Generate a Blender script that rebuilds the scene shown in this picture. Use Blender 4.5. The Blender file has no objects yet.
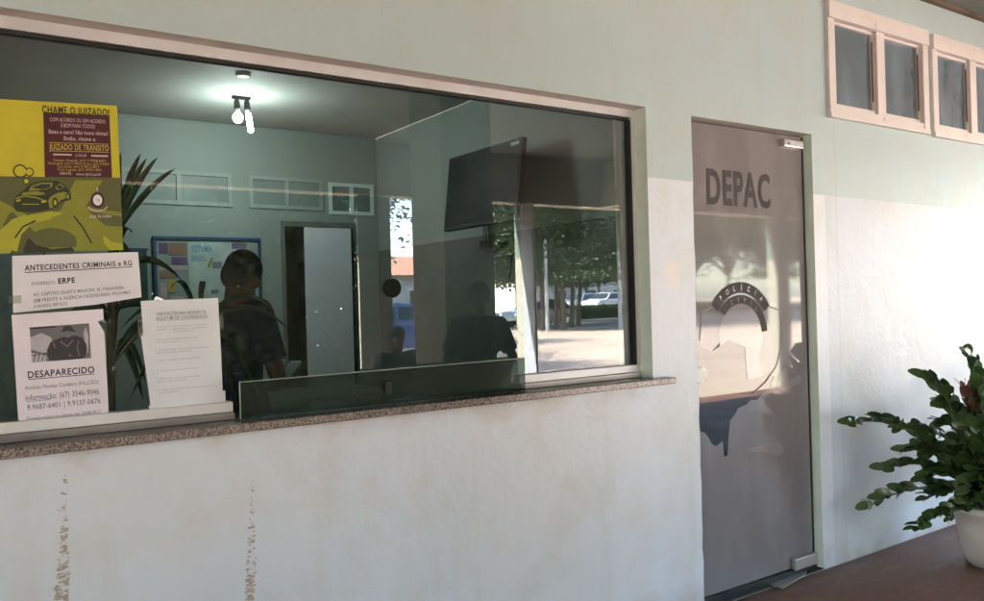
import bpy, bmesh, math, random
from mathutils import Vector, Matrix
from mathutils.geometry import tessellate_polygon
random.seed(7)
SC = bpy.context.scene
COL = SC.collection
# ------------------------------------------------------------------ camera
F0 = 819.5; YAW = math.radians(34.46); PIT = math.radians(.1); ROL = math.radians(-1.6)
CAM = Vector((0, -2.45, 1.375))
FW = Vector((math.sin(YAW)*math.cos(PIT), math.cos(YAW)*math.cos(PIT), math.sin(PIT)))
_R0 = Vector((math.cos(YAW), -math.sin(YAW), 0)); _U0 = _R0.cross(FW)
RT = _R0*math.cos(ROL) + _U0*math.sin(ROL); UP = -_R0*math.sin(ROL) + _U0*math.cos(ROL)
cd = bpy.data.cameras.new('camera'); cam = bpy.data.objects.new('camera', cd); COL.objects.link(cam)
cd.sensor_width = 36; cd.lens = F0/984*36; cd.clip_end = 600; cd.clip_start = .05
cam.matrix_world = Matrix(((RT.x, UP.x, -FW.x, CAM.x), (RT.y, UP.y, -FW.y, CAM.y), (RT.z, UP.z, -FW.z, CAM.z), (0, 0, 0, 1)))
SC.camera = cam
# ------------------------------------------------------------------ sky and sun
SUN_EL = math.radians(50); TO_SUN = Vector((-math.cos(math.radians(14)), -math.sin(math.radians(14)), 0))
w = bpy.data.worlds.new('World'); SC.world = w; w.use_nodes = True
nt = w.node_tree; bg = nt.nodes['Background']; sk = nt.nodes.new('ShaderNodeTexSky'); sk.sky_type = 'NISHITA'
sk.sun_disc = False; sk.sun_elevation = SUN_EL; sk.sun_rotation = math.atan2(TO_SUN.x, TO_SUN.y)
sk.air_density = 1.0; sk.dust_density = 1.5
nt.links.new(sk.outputs[0], bg.inputs[0]); bg.inputs[1].default_value = .15
sl = bpy.data.lights.new('sun', 'SUN'); sl.energy = 3.4; sl.angle = math.radians(.5); sl.color = (1, .98, .95)
sun = bpy.data.objects.new('sun', sl); COL.objects.link(sun)
sv = TO_SUN*math.cos(SUN_EL) + Vector((0, 0, math.sin(SUN_EL)))
sun.rotation_euler = sv.to_track_quat('Z', 'Y').to_euler(); sun.location = (-20, -5, 30)
SC.view_settings.view_transform = 'Standard'; SC.view_settings.look = 'None'
SC.view_settings.exposure = 4.8; SC.view_settings.gamma = 1; SC.view_settings.use_curve_mapping = False
SC.render.engine = 'CYCLES'
try:
    SC.cycles.max_bounces = 14; SC.cycles.diffuse_bounces = 6; SC.cycles.glossy_bounces = 4
    SC.cycles.transparent_max_bounces = 24; SC.cycles.use_denoising = True
    SC.cycles.caustics_reflective = False; SC.cycles.caustics_refractive = False; SC.cycles.sample_clamp_indirect = 4
except Exception: pass

# ------------------------------------------------------------------ measuring helpers
GY = .085          # the plane of the window glass
def ray(x, y): return FW + RT*((x-492)/F0) - UP*((y-300.5)/F0)
def onY(x, y, Y):
    d = ray(x, y); return CAM + d*((Y-CAM.y)/d.y)
def onX(x, y, X):
    d = ray(x, y); return CAM + d*(X/d.x)
def onZ(x, y, z):
    d = ray(x, y); return CAM + d*((z-CAM.z)/d.z)
def mir(x, y, Y):   # a point of the yard at depth Y that the window glass mirrors
    p = onY(x, y, 2*GY-Y); return Vector((p.x, Y, p.z))

# ------------------------------------------------------------------ materials
def srgb(r, g, b):
    f = lambda c: (c/255/12.92) if c/255 <= .04045 else ((c/255+.055)/1.055)**2.4
    return (f(r), f(g), f(b))
class NT:
    def __init__(s, name):
        s.m = bpy.data.materials.new(name); s.m.use_nodes = True; s.t = s.m.node_tree
        s.b = s.t.nodes['Principled BSDF']; s.out = s.t.nodes['Material Output']
    def n(s, typ, **kw):
        x = s.t.nodes.new(typ)
        for k, v in kw.items(): setattr(x, k, v)
        return x
    def put(s, sock, v):
        if hasattr(v, 'links') or isinstance(v, bpy.types.NodeSocket): s.t.links.new(v, sock)
        else:
            if isinstance(v, tuple) and len(v) == 3 and sock.type == 'RGBA': v = (*v, 1)
            sock.default_value = v
    def math(s, op, a, b=0., c=0.):
        x = s.n('ShaderNodeMath', operation=op); s.put(x.inputs[0], a); s.put(x.inputs[1], b); s.put(x.inputs[2], c); return x.outputs[0]
    def mix(s, f, a, b, mode='MIX'):
        x = s.n('ShaderNodeMix', data_type='RGBA', blend_type=mode); s.put(x.inputs[0], f); s.put(x.inputs[6], a); s.put(x.inputs[7], b); return x.outputs[2]
    def noise(s, vec, scale, detail=4, rough=.55):
        x = s.n('ShaderNodeTexNoise'); s.put(x.inputs['Vector'], vec); x.inputs['Scale'].default_value = scale
        x.inputs['Detail'].default_value = detail; x.inputs['Roughness'].default_value = rough; return x.outputs[0]
    def ramp(s, v, lo, hi):
        x = s.n('ShaderNodeMapRange'); s.put(x.inputs[0], v); x.inputs[1].default_value = lo; x.inputs[2].default_value = hi; x.clamp = True; return x.outputs[0]
    def pos(s): return s.n('ShaderNodeNewGeometry').outputs['Position']
    def obj(s): return s.n('ShaderNodeTexCoord').outputs['Object']
    def xyz(s, v):
        x = s.n('ShaderNodeSeparateXYZ'); s.put(x.inputs[0], v); return x.outputs
    def scl(s, v, sc):
        x = s.n('ShaderNodeVectorMath', operation='MULTIPLY'); s.put(x.inputs[0], v); x.inputs[1].default_value = sc; return x.outputs[0]
    def bump(s, h, st, d=.002):
        x = s.n('ShaderNodeBump'); x.inputs['Strength'].default_value = st; x.inputs['Distance'].default_value = d
        s.put(x.inputs['Height'], h); s.t.links.new(x.outputs[0], s.b.inputs['Normal'])
def plain(name, col, rough=.6, var=.12, scale=6, metal=0, spec=.5, bump=.15, coat=0):
    t = NT(name); o = t.obj(); nz = t.noise(o, scale)
    c = t.mix(t.ramp(nz, .3, .7), tuple(x*(1-var) for x in col), tuple(min(1, x*(1+var)) for x in col))
    t.put(t.b.inputs['Base Color'], c); t.b.inputs['Roughness'].default_value = rough; t.b.inputs['Metallic'].default_value = metal
    t.b.inputs['Specular IOR Level'].default_value = spec; t.b.inputs['Coat Weight'].default_value = coat
    if bump: t.bump(t.noise(o, scale*12), bump, .001)
    return t.m
def glass(name, tint, ior, rough=0., diffuse=None, dw=0., dirt=.02):
    t = NT(name); t.t.nodes.remove(t.b)
    tr = t.n('ShaderNodeBsdfTransparent'); tr.inputs[0].default_value = (*tint, 1)
    gl = t.n('ShaderNodeBsdfGlossy'); gl.inputs['Roughness'].default_value = rough; gl.inputs[0].default_value = (.96, 1, .97, 1)
    fr = t.n('ShaderNodeFresnel'); bf = t.n('ShaderNodeNewGeometry').outputs['Backfacing']; t.put(fr.inputs[0], t.math('ADD', ior, t.math('MULTIPLY', bf, 1/ior-ior)))
    df = t.n('ShaderNodeBsdfDiffuse'); df.inputs[0].default_value = (*(diffuse or (.55, .56, .54)), 1)
    m1 = t.n('ShaderNodeMixShader')
    sm = t.ramp(t.noise(t.scl(t.pos(), (1, 1, .4)), 5, 6), .45, .8)
    t.put(m1.inputs[0], t.math('ADD', dw, t.math('MULTIPLY', sm, dirt)))
    t.t.links.new(tr.outputs[0], m1.inputs[1]); t.t.links.new(df.outputs[0], m1.inputs[2])
    m2 = t.n('ShaderNodeMixShader'); t.t.links.new(fr.outputs[0], m2.inputs[0])
    t.t.links.new(m1.outputs[0], m2.inputs[1]); t.t.links.new(gl.outputs[0], m2.inputs[2])
    t.t.links.new(m2.outputs[0], t.out.inputs[0]); return t.m
def emit(name, col, st):
    t = NT(name); t.b.inputs['Base Color'].default_value = (.8, .8, .8, 1)
    t.b.inputs['Emission Color'].default_value = (*col, 1); t.b.inputs['Emission Strength'].default_value = st; return t.m

GREEN = (.44, .52, .43); CREAM = (.63, .625, .575); WHITE = (.555, .62, .71)
def wall_paint():
    t = NT('painted plaster'); p = t.pos(); X, Y, Z = t.xyz(p)
    big = t.noise(p, .9, 5); mid = t.noise(p, 3.5, 6, .6); fine = t.noise(p, 45, 5, .65)
    vert = t.noise(t.scl(p, (7, 7, .8)), 1.2, 6, .65)
    up = t.mix(t.ramp(big, .3, .7), (.405, .53, .56), (.45, .575, .60))
    lo = t.mix(t.ramp(big, .35, .65), (.63, .70, .79), (.69, .75, .825))
    lo = t.mix(t.math('GREATER_THAN', X, 3.735), lo, WHITE)
    # yellowed patches and dull smudges
    lo = t.mix(t.math('MULTIPLY', t.ramp(mid, .52, .75), .35), lo, (.56, .52, .42))
    lo = t.mix(t.math('MULTIPLY', t.ramp(vert, .55, .8), .3), lo, (.50, .47, .39))
    up = t.mix(t.math('MULTIPLY', t.ramp(mid, .55, .75), .25), up, (.40, .43, .34))
    up = t.mix(t.math('MULTIPLY', t.ramp(vert, .58, .8), .3), up, (.37, .41, .34))
    edge = t.math('ADD', t.math('SUBTRACT', 1.878, t.math('MULTIPLY', t.math('SUBTRACT', X, 2.5), .010)), t.math('MULTIPLY', t.math('SUBTRACT', t.noise(p, 14), .5), .006))
    c = t.mix(t.math('GREATER_THAN', Z, edge), lo, up)
    # small scuffs
    sc = t.noise(t.scl(p, (26, 26, 9)), 1, 4, .7)
    c = t.mix(t.math('MULTIPLY', t.ramp(sc, .71, .77), .45), c, (.22, .19, .15))
    hs = t.noise(t.scl(p, (3.2, 3.2, 2.0)), 1, 7, .62)
    c = t.mix(t.math('MULTIPLY', t.ramp(hs, .50, .72), .30), c, (.47, .45, .38))
    st2 = t.noise(t.scl(p, (9, 9, 75)), 1, 4, .6)
    c = t.mix(t.math('MULTIPLY', t.math('MULTIPLY', t.ramp(st2, .68, .74), t.ramp(mid, .5, .6)), .5), c, (.30, .27, .22))
    # grime along the foot of the wall and under the sill
    foot = t.math('MULTIPLY', t.ramp(Z, .16, 0.), t.ramp(mid, .25, .7)); c = t.mix(t.math('MULTIPLY', foot, .75), c, (.27, .19, .12))
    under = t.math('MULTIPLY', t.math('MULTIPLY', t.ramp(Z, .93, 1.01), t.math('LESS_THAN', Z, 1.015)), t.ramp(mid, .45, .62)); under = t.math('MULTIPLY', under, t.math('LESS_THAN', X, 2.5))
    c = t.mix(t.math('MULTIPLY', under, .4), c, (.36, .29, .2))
    # chipped paint, two upright runs of bare render
    wob = t.math('MULTIPLY', t.math('SUBTRACT', t.noise(p, 9), .5), .03)
    for x0, x1, ztop, half in ((CH1a, CH1b, .95, .0125), (CH2a, CH2b, .86, .0105)):
        cx = t.math('ADD', wob, t.math('ADD', x0, t.math('MULTIPLY', t.math('SUBTRACT', 1., Z), (x1-x0)/.45)))
        d = t.math('ABSOLUTE', t.math('SUBTRACT', X, cx))
        wd = t.math('ADD', t.math('ADD', half*.3, t.math('MULTIPLY', t.math('SUBTRACT', t.noise(p, 70, 3), .5), half*2.2)), t.math('MULTIPLY', t.ramp(Z, ztop, ztop-.32), half))
        inx = t.math('LESS_THAN', d, wd)
        brk = t.ramp(t.math('ADD', t.math('MULTIPLY', t.noise(t.scl(p, (30, 30, 95)), 1, 5, .7), 1.), t.math('MULTIPLY', t.ramp(Z, ztop, ztop-.35), .09)), .535, .575)
        inz = t.math('LESS_THAN', Z, ztop)
        c = t.mix(t.math('MULTIPLY', t.math('MULTIPLY', inx, brk), t.math('MULTIPLY', inz, .85)), c, t.mix(t.ramp(fine, .35, .65), (.27, .20, .14), (.45, .38, .30)))
    # hair crack beside the door
    cr = t.math('LESS_THAN', t.math('ABSOLUTE', t.math('ADD', t.math('SUBTRACT', X, 3.83), t.math('MULTIPLY', t.math('SUBTRACT', t.noise(p, 6), .5), .03))), .0022)
    c = t.mix(t.math('MULTIPLY', cr, t.math('MULTIPLY', t.math('LESS_THAN', Z, 2.29), .35)), c, (.25, .25, .2))
    # pale mark left by a removed notice
    r0 = onY(664, 262, 0); r1 = onY(680, 288, 0)
    bx = t.math('MULTIPLY', t.math('LESS_THAN', t.math('ABSOLUTE', t.math('SUBTRACT', X, (r0.x+r1.x)/2)), (r1.x-r0.x)/2), t.math('LESS_THAN', t.math('ABSOLUTE', t.math('SUBTRACT', Z, (r0.z+r1.z)/2)), (r0.z-r1.z)/2))
    c = t.mix(t.math('MULTIPLY', bx, .55), c, (.74, .71, .66))
    t.put(t.b.inputs['Base Color'], c); t.b.inputs['Roughness'].default_value = .42; t.b.inputs['Specular IOR Level'].default_value = .35
    t.bump(t.math('ADD', t.math('MULTIPLY', mid, 3.), t.math('ADD', t.math('MULTIPLY', fine, .5), t.math('MULTIPLY', vert, .35))), .4, .005)
    return t.m
_a, _b = onY(64, 480, 0), onY(62, 600, 0); CH1a, CH1b = onY(65, 470, 0).x, onY(61, 600, 0).x
CH2a, CH2b = onY(254, 440, 0).x, onY(251, 600, 0).x
def two_tone(name, lowc, upc, zed):
    t = NT(name); p = t.pos(); Z = t.xyz(p)[2]; n = t.noise(p, 2.5, 5)
    c = t.mix(t.math('GREATER_THAN', Z, zed), lowc, upc); c = t.mix(t.math('MULTIPLY', t.ramp(n, .4, .7), .2), c, (.3, .3, .25))
    t.put(t.b.inputs['Base Color'], c); t.b.inputs['Roughness'].default_value = .6; t.bump(t.noise(p, 30), .2, .002); return t.m
def granite():
    t = NT('granite'); p = t.pos(); a = t.noise(p, 190, 3, .7); b = t.noise(p, 260, 2, .6)
    c = t.mix(t.ramp(a, .42, .55), (.05, .04, .036), (.25, .21, .19)); c = t.mix(t.ramp(b, .55, .66), c, (.03, .025, .022))
    t.put(t.b.inputs['Base Color'], c); t.b.inputs['Roughness'].default_value = .25; return t.m
def floor_mat():
    t = NT('worn floor'); p = t.pos(); X, Y, Z = t.xyz(p); a = t.noise(p, 1.7, 6, .6); b = t.noise(p, 22, 5, .7)
    c = t.mix(t.ramp(a, .35, .7), (.12, .046, .026), (.22, .095, .055)); c = t.mix(t.math('MULTIPLY', t.ramp(b, .45, .75), .6), c, (.2, .13, .09)); dd = t.noise(t.scl(p, (.6, 3, 1)), 3, 6, .65); c = t.mix(t.math('MULTIPLY', t.ramp(dd, .5, .7), .5), c, (.27, .2, .15)); c = t.mix(t.math('MULTIPLY', t.ramp(Y, -.12, .0), .5), c, (.05, .03, .02))
    t.put(t.b.inputs['Base Color'], c); t.put(t.b.inputs['Roughness'], t.ramp(a, -.3, 1.2)); t.bump(b, .3, .002); return t.m
def sand_mat():
    t = NT('packed earth'); p = t.pos(); a = t.noise(p, .25, 6, .6); b = t.noise(p, 4, 6, .7)
    c = t.mix(t.ramp(a, .3, .7), (.40, .295, .22), (.48, .37, .285)); c = t.mix(t.math('MULTIPLY', t.ramp(b, .5, .8), .4), c, (.36, .25, .18))
    t.put(t.b.inputs['Base Color'], c); t.b.inputs['Roughness'].default_value = .9; t.bump(b, .4, .02); return t.m
def leaf_mat(name, a, b, rough=.5, tr=.0, spec=.5):
    t = NT(name); r = t.n('ShaderNodeNewGeometry').outputs['Random Per Island']; n = t.noise(t.obj(), 1.2, 3)
    c = t.mix(r, a, b); c = t.mix(t.math('MULTIPLY', t.ramp(n, .4, .65), .5), c, tuple(x*.7 for x in a))
    t.put(t.b.inputs['Base Color'], c); t.b.inputs['Roughness'].default_value = rough; t.b.inputs['Specular IOR Level'].default_value = spec
    if tr:
        tl = t.n('ShaderNodeBsdfTranslucent'); t.put(tl.inputs[0], c); m = t.n('ShaderNodeMixShader'); m.inputs[0].default_value = tr
        t.t.links.new(t.b.outputs[0], m.inputs[1]); t.t.links.new(tl.outputs[0], m.inputs[2]); t.t.links.new(m.outputs[0], t.out.inputs[0])
    return t.m
M = {}
M['wall'] = wall_paint(); M['reveal'] = plain('aqua reveal paint', (.70, .84, .80), .5, .08)
M['inner_frame'] = plain('inner frame paint', (.37, .43, .405), .6, .06); M['inner_pane'] = plain('painted pane', (.25, .31, .285), .5, .1); M['inner_pane_dark'] = plain('dark painted pane', (.15, .2, .18), .5, .1); M['soffit'] = plain('cream soffit paint', (.60, .57, .55), .6, .08)
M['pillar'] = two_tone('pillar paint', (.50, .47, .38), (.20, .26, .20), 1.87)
M['pillar_brightened'] = two_tone('brightened pillar paint', (.62, .62, .54), (.38, .47, .40), 1.87)  # paler copy of the pillar paint, brightening a column that stands in shade
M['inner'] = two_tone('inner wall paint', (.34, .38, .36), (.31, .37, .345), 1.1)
M['inner_ceiling'] = plain('inner ceiling paint', (.33, .34, .32), .8, .06, 2)
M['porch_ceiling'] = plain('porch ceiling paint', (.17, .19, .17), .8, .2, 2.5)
M['beam'] = plain('beam paint', (.55, .49, .42), .7, .08, 2)
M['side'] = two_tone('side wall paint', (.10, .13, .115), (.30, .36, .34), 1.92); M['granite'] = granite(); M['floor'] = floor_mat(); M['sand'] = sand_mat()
M['alu'] = plain('white aluminium', (.58, .61, .64), .38, .08, 8, .15)
M['alu_grey'] = plain('dull aluminium', (.40, .36, .34), .45, .15, 9, .4)
M['rubber'] = plain('black gasket', (.012, .012, .012), .6, .1, 6)
M['door_frame'] = plain('dull green door frame', (.16, .18, .15), .5, .12)
M['window'] = glass('window glass', (.64, .67, .655), 1.76, dirt=.045)
M['pane'] = glass('transom glass', (.35, .4, .42), 2.1, .04, (.24, .32, .40), .45, .5)  # bluish diffuse tone painted in for the blue-grey reflection on the panes
M['tint'] = glass('smoked acrylic', (.26, .34, .30), 1.15, .15, (.036, .05, .042), .58)
M['doorglass'] = glass('door glass', (.10, .12, .15), 1.52, dirt=.04)
M['film'] = glass('grey window film', (.4, .4, .42), 1.46, .035, (.235, .228, .240), .86, .28)
M['film_dark'] = plain('charcoal film print', (.095, .09, .097), .9, .1, spec=.08)
M['film_pale'] = glass('pale window film', (.5, .5, .5), 1.5, .05, (.40, .38, .39), .66, .1)
M['film_line'] = plain('khaki film line', (.34, .31, .26), .9, .1, spec=.1)
M['steel'] = plain('brushed steel', (.62, .61, .60), .28, .08, 20, .8)
M['black'] = plain('black plastic', (.010, .011, .012), .5, .1, 5, spec=.3)
M['screen'] = plain('dark screen', (.006, .007, .008), .5, .05, 5, spec=.15)
M['white_plastic'] = plain('white plastic', (.75, .75, .73), .4, .04)
M['lamp'] = emit('lamp tube', (.85, 1, .97), 2.)
M['paper'] = plain('white paper', (.74, .76, .84), .85, .04, 10)
M['paper_warm'] = plain('notice paper', (.76, .73, .82), .85, .04, 10)
M['paper_blue'] = plain('list paper', (.70, .75, .82), .85, .04, 10)
M['tape'] = glass('clear tape', (.85, .85, .85), 1.5, .2, (.7, .7, .7), .15)
def ink(name, c): return plain(name, c, .7, .06, 20, bump=0)
M['ink'] = ink('dark ink', (.03, .03, .045)); M['ink_grey'] = ink('grey ink', (.20, .20, .24)); M['ink_pale'] = ink('pale ink', (.38, .38, .44))
M['yellow'] = ink('yellow print', (.52, .47, .03)); M['maroon'] = ink('maroon print', (.065, .012, .018))
M['olive'] = ink('olive print', (.10, .11, .035)); M['olive_mid'] = ink('mid olive print', (.22, .24, .03)); M['lime'] = ink('lime print', (.38, .39, .035))
M['olive_dark'] = ink('dark olive print', (.03, .035, .018)); M['gold'] = ink('gold print', (.50, .38, .08)); M['pink'] = ink('pale pink print', (.55, .42, .45))
M['photo_mid'] = ink('photo mid grey', (.16, .16, .18)); M['photo_dark'] = ink('photo dark grey', (.045, .045, .05)); M['photo_pale'] = ink('photo pale grey', (.45, .45, .5))
M['blue'] = ink('blue print', (.05, .12, .26)); M['sky_blue'] = ink('sky blue print', (.12, .35, .48)); M['board'] = plain('board cloth', (.30, .36, .34), .8, .1)
M['navy_paint'] = plain('navy board frame', (.03, .07, .17), .5, .1); M['purple'] = ink('purple print', (.15, .09, .2)); M['rose'] = ink('brown print', (.30, .17, .13))
M['door_leaf'] = plain('white door leaf', (.86, .87, .92), .45, .05, 2); M['wood'] = plain('brown wood', (.10, .055, .035), .5, .25, 8)
M['skin'] = plain('brown skin', (.13, .065, .042), .5, .08, 10); M['hair'] = plain('black hair', (.012, .01, .009), .7, .2, 40)
M['navy'] = plain('navy cotton', (.018, .024, .055), .9, .15, 14); M['jeans'] = plain('dark denim', (.012, .015, .035), .9, .2, 20)
M['brown_cloth'] = plain('brown cotton', (.10, .085, .07), .9, .15, 14); M['shoe'] = plain('dark leather', (.02, .015, .012), .5, .1)
M['phone'] = plain('pale phone case', (.55, .75, .78), .3, .05); M['pot'] = plain('white pot', (.68, .66, .62), .5, .1, 5)
M['soil'] = plain('potting soil', (.04, .025, .018), .95, .3, 20)
M['zz'] = leaf_mat('glossy leaflet', (.035, .085, .025), (.10, .18, .06), .3, .15)
M['zz_old'] = leaf_mat('reddish leaflet', (.16, .06, .045), (.24, .12, .09), .45, .1); M['zzstem'] = plain('green stem', (.09, .14, .06), .4, .2, 10)
M['blade'] = leaf_mat('long blade leaf', (.03, .05, .02), (.07, .095, .035), .45, .15); M['clay'] = plain('clay pot', (.25, .11, .06), .8, .15, 6)
M['leafA'] = leaf_mat('tree foliage', (.028, .052, .020), (.062, .10, .032), .6, .25); M['leafB'] = leaf_mat('bright foliage', (.07, .12, .03), (.14, .2, .05), .6, .3)
M['bark'] = plain('bark', (.13, .10, .075), .9, .3, 6); M['hedge'] = leaf_mat('hedge leaf', (.022, .04, .018), (.032, .055, .022), .85, .0, .1)
M['asphalt'] = plain('asphalt', (.05, .05, .052), .9, .2, 3); M['kerb'] = plain('concrete', (.35, .33, .30), .85, .15, 4)
M['tyre'] = plain('tyre rubber', (.02, .02, .02), .8, .1); M['carglass'] = plain('car window', (.02, .025, .03), .08, .05)
M['lens'] = plain('headlight lens', (.6, .6, .6), .1, .05); M['pole'] = plain('galvanised pole', (.42, .43, .43), .5, .15, 6, .3)
M['house'] = plain('house plaster', (.6, .57, .52), .8, .1, 1); M['tile'] = plain('roof tile', (.42, .22, .14), .8, .2, 3)
M['leaf_metal'] = None
t = NT('flaking cream paint'); p = t.pos(); n1 = t.noise(p, 28, 6, .7); n2 = t.noise(p, 5, 4)
c = t.mix(t.ramp(n2, .3, .7), (.63, .60, .59), (.70, .67, .66)); c = t.mix(t.math('MULTIPLY', t.ramp(n1, .62, .70), .7), c, (.25, .13, .08))
t.put(t.b.inputs['Base Color'], c); t.b.inputs['Roughness'].default_value = .55; t.bump(n1, .4, .002); M['cream'] = t.m

# ------------------------------------------------------------------ mesh helpers
def link(name, mesh, mat=None, parent=None):
    o = bpy.data.objects.new(name, mesh); COL.objects.link(o)
    if mat is not None:
        for m in (mat if isinstance(mat, (list, tuple)) else [mat]): mesh.materials.append(M[m] if isinstance(m, str) else m)
    if parent is not None: o.parent = parent; o.matrix_parent_inverse = Matrix.Translation(-parent_world(parent))
    return o
def parent_world(p):
    v = Vector((0, 0, 0))
    while p is not None:
        v = v + p.location; p = p.parent if p.parent and tuple(p.matrix_parent_inverse.translation) == (0, 0, 0) else None
    return v
class MB:
    def __init__(s): s.v = []; s.f = []; s.mi = []; s.smooth = []
    def add(s, vs, fs, mi=0, sm=False):
        n = len(s.v); s.v += [tuple(v) for v in vs]; s.f += [tuple(i+n for i in f) for f in fs]; s.mi += [mi]*len(fs); s.smooth += [sm]*len(fs); return s
    def box(s, x0, x1, y0, y1, z0, z1, mi=0):
        vs = [(x, y, z) for z in (z0, z1) for y in (y0, y1) for x in (x0, x1)]
        return s.add(vs, [(0, 2, 3, 1), (4, 5, 7, 6), (0, 1, 5, 4), (2, 6, 7, 3), (0, 4, 6, 2), (1, 3, 7, 5)], mi)
    def tube(s, pts, rad, n=10, mi=0, cap=True, sm=True):
        pts = [Vector(p) for p in pts]; rs = rad if isinstance(rad, (list, tuple)) else [rad]*len(pts)
        vs = []; fs = []; ref = None
        for i, p in enumerate(pts):
            t = (pts[min(i+1, len(pts)-1)] - pts[max(i-1, 0)]); t = t.normalized() if t.length > 1e-9 else Vector((0, 0, 1))
            if ref is None: ref = t.orthogonal().normalized()
            a = (ref - t*ref.dot(t)); a = a.normalized() if a.length > 1e-6 else t.orthogonal().normalized(); ref = a; b = t.cross(a)
            vs += [p + (a*math.cos(2*math.pi*k/n) + b*math.sin(2*math.pi*k/n))*rs[i] for k in range(n)]
        for i in range(len(pts)-1):
            for k in range(n): fs.append((i*n+k, i*n+(k+1) % n, (i+1)*n+(k+1) % n, (i+1)*n+k))
        s.add(vs, fs, mi, sm)
        if cap: s.add(vs[:n], [tuple(range(n-1, -1, -1))], mi); s.add(vs[-n:], [tuple(range(n))], mi)
        return s
    def lathe(s, c, prof, n=32, mi=0, sm=True):
        vs = [(c[0]+r*math.cos(2*math.pi*k/n), c[1]+r*math.sin(2*math.pi*k/n), c[2]+z) for r, z in prof for k in range(n)]
        fs = [(i*n+k, i*n+(k+1) % n, (i+1)*n+(k+1) % n, (i+1)*n+k) for i in range(len(prof)-1) for k in range(n)]
        return s.add(vs, fs, mi, sm)
    def ellip(s, c, r, rot=None, n=16, mi=0):
        vs = []; fs = []; m = n//2
        for i in range(m+1):
            th = math.pi*i/m
            for k in range(n):
                v = Vector((r[0]*math.sin(th)*math.cos(2*math.pi*k/n), r[1]*math.sin(th)*math.sin(2*math.pi*k/n), r[2]*math.cos(th)))
                if rot: v = rot @ v
                vs.append(Vector(c)+v)
        for i in range(m):
            for k in range(n): fs.append((i*n+k, (i+1)*n+k, (i+1)*n+(k+1) % n, i*n+(k+1) % n))
        return s.add(vs, fs, mi, True)
    def build(s, name, mat, parent=None, bevel=0, weld=False):
        me = bpy.data.meshes.new(name); me.from_pydata(s.v, [], s.f); me.polygons.foreach_set('material_index', s.mi)
        me.polygons.foreach_set('use_smooth', s.smooth)
        if bevel or weld:
            bm = bmesh.new(); bm.from_mesh(me); bmesh.ops.remove_doubles(bm, verts=bm.verts, dist=1e-5)
            if bevel: bmesh.ops.bevel(bm, geom=[e for e in bm.edges if e.is_manifold and e.calc_face_angle(0) > .5], offset=bevel, segments=2, affect='EDGES', profile=.6)
            bm.to_mesh(me); bm.free()
        me.update(); return link(name, me, mat, parent)
def tag(o, label=None, cat=None, group=None, kind=None):
    if label: o['label'] = label
    if cat: o['category'] = cat
    if group: o['group'] = group
    if kind: o['kind'] = kind
    return o
def empty(name, loc=(0, 0, 0), label=None, cat=None, group=None, kind=None):
    o = bpy.data.objects.new(name, None); COL.objects.link(o); o.location = loc; o.empty_display_size = .1
    return tag(o, label, cat, group, kind)
def box(name, mat, parent, *a, bevel=0): return MB().box(*a).build(name, mat, parent, bevel)
def holed(xs, zs, holes, y0, y1, jit=None):
    """front/back faces and reveals of an upright slab with rectangular openings (one welded mesh)"""
    xs = sorted(set(xs)); zs = sorted(set(zs)); mb = MB()
    J = {}
    def P(x, y, z):
        dx = 0
        if jit and abs(x-jit[0]) < 1e-6 and .0 < z < 2.1: dx = J.setdefault(round(z, 4), random.uniform(-jit[1], jit[1]*.4))
        return (x+dx, y, z)
    def solid(i, k):
        if i < 0 or k < 0 or i >= len(xs)-1 or k >= len(zs)-1: return False
        cx = (xs[i]+xs[i+1])/2; cz = (zs[k]+zs[k+1])/2
        return not any(a < cx < b and c < cz < d for a, b, c, d in holes)
    for i in range(len(xs)-1):
        for k in range(len(zs)-1):
            if not solid(i, k): continue
            a, b, c, d = xs[i], xs[i+1], zs[k], zs[k+1]
            mb.add([P(a, y0, c), P(b, y0, c), P(b, y0, d), P(a, y0, d)], [(0, 1, 2, 3)])
            mb.add([P(a, y1, c), P(b, y1, c), P(b, y1, d), P(a, y1, d)], [(3, 2, 1, 0)])
            if not solid(i-1, k): mb.add([P(a, y0, c), P(a, y0, d), P(a, y1, d), P(a, y1, c)], [(0, 1, 2, 3)], 1)
            if not solid(i+1, k): mb.add([P(b, y0, c), P(b, y1, c), P(b, y1, d), P(b, y0, d)], [(0, 1, 2, 3)], 1)
            if not solid(i, k-1): mb.add([P(a, y0, c), P(a, y1, c), P(b, y1, c), P(b, y0, c)], [(0, 1, 2, 3)], 2)
            if not solid(i, k+1): mb.add([P(a, y0, d), P(b, y0, d), P(b, y1, d), P(a, y1, d)], [(0, 1, 2, 3)], 2)
    return mb

# ================================================================== SETTING
def sheet(name, mat, x0, x1, y0, y1, z, n=1):
    mb = MB(); mb.add([(x0, y0, z), (x1, y0, z), (x1, y1, z), (x0, y1, z)], [(0, 1, 2, 3)]); return tag(mb.build(name, mat), kind='structure')
sheet('ground', 'sand', -250, 250, -300, 60, -.10)
sheet('road', 'asphalt', -80, 160, -37.6, -31.5, -.085)
tag(MB().box(-80, 160, -37.9, -37.6, -.1, .06).build('kerb', 'kerb', bevel=.01), kind='structure')
tag(MB().box(-80, 160, -60, -41.2, -.1, .35).build('car_park', 'asphalt'), kind='structure')
tag(MB().box(-9, 16, -5.05, 0, -.3, 0).build('porch_floor', 'floor', bevel=.008), kind='structure')
tag(MB().box(-2, 16, 0, 9, -.3, -.0).build('inner_floor', 'kerb'), kind='structure')

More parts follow.
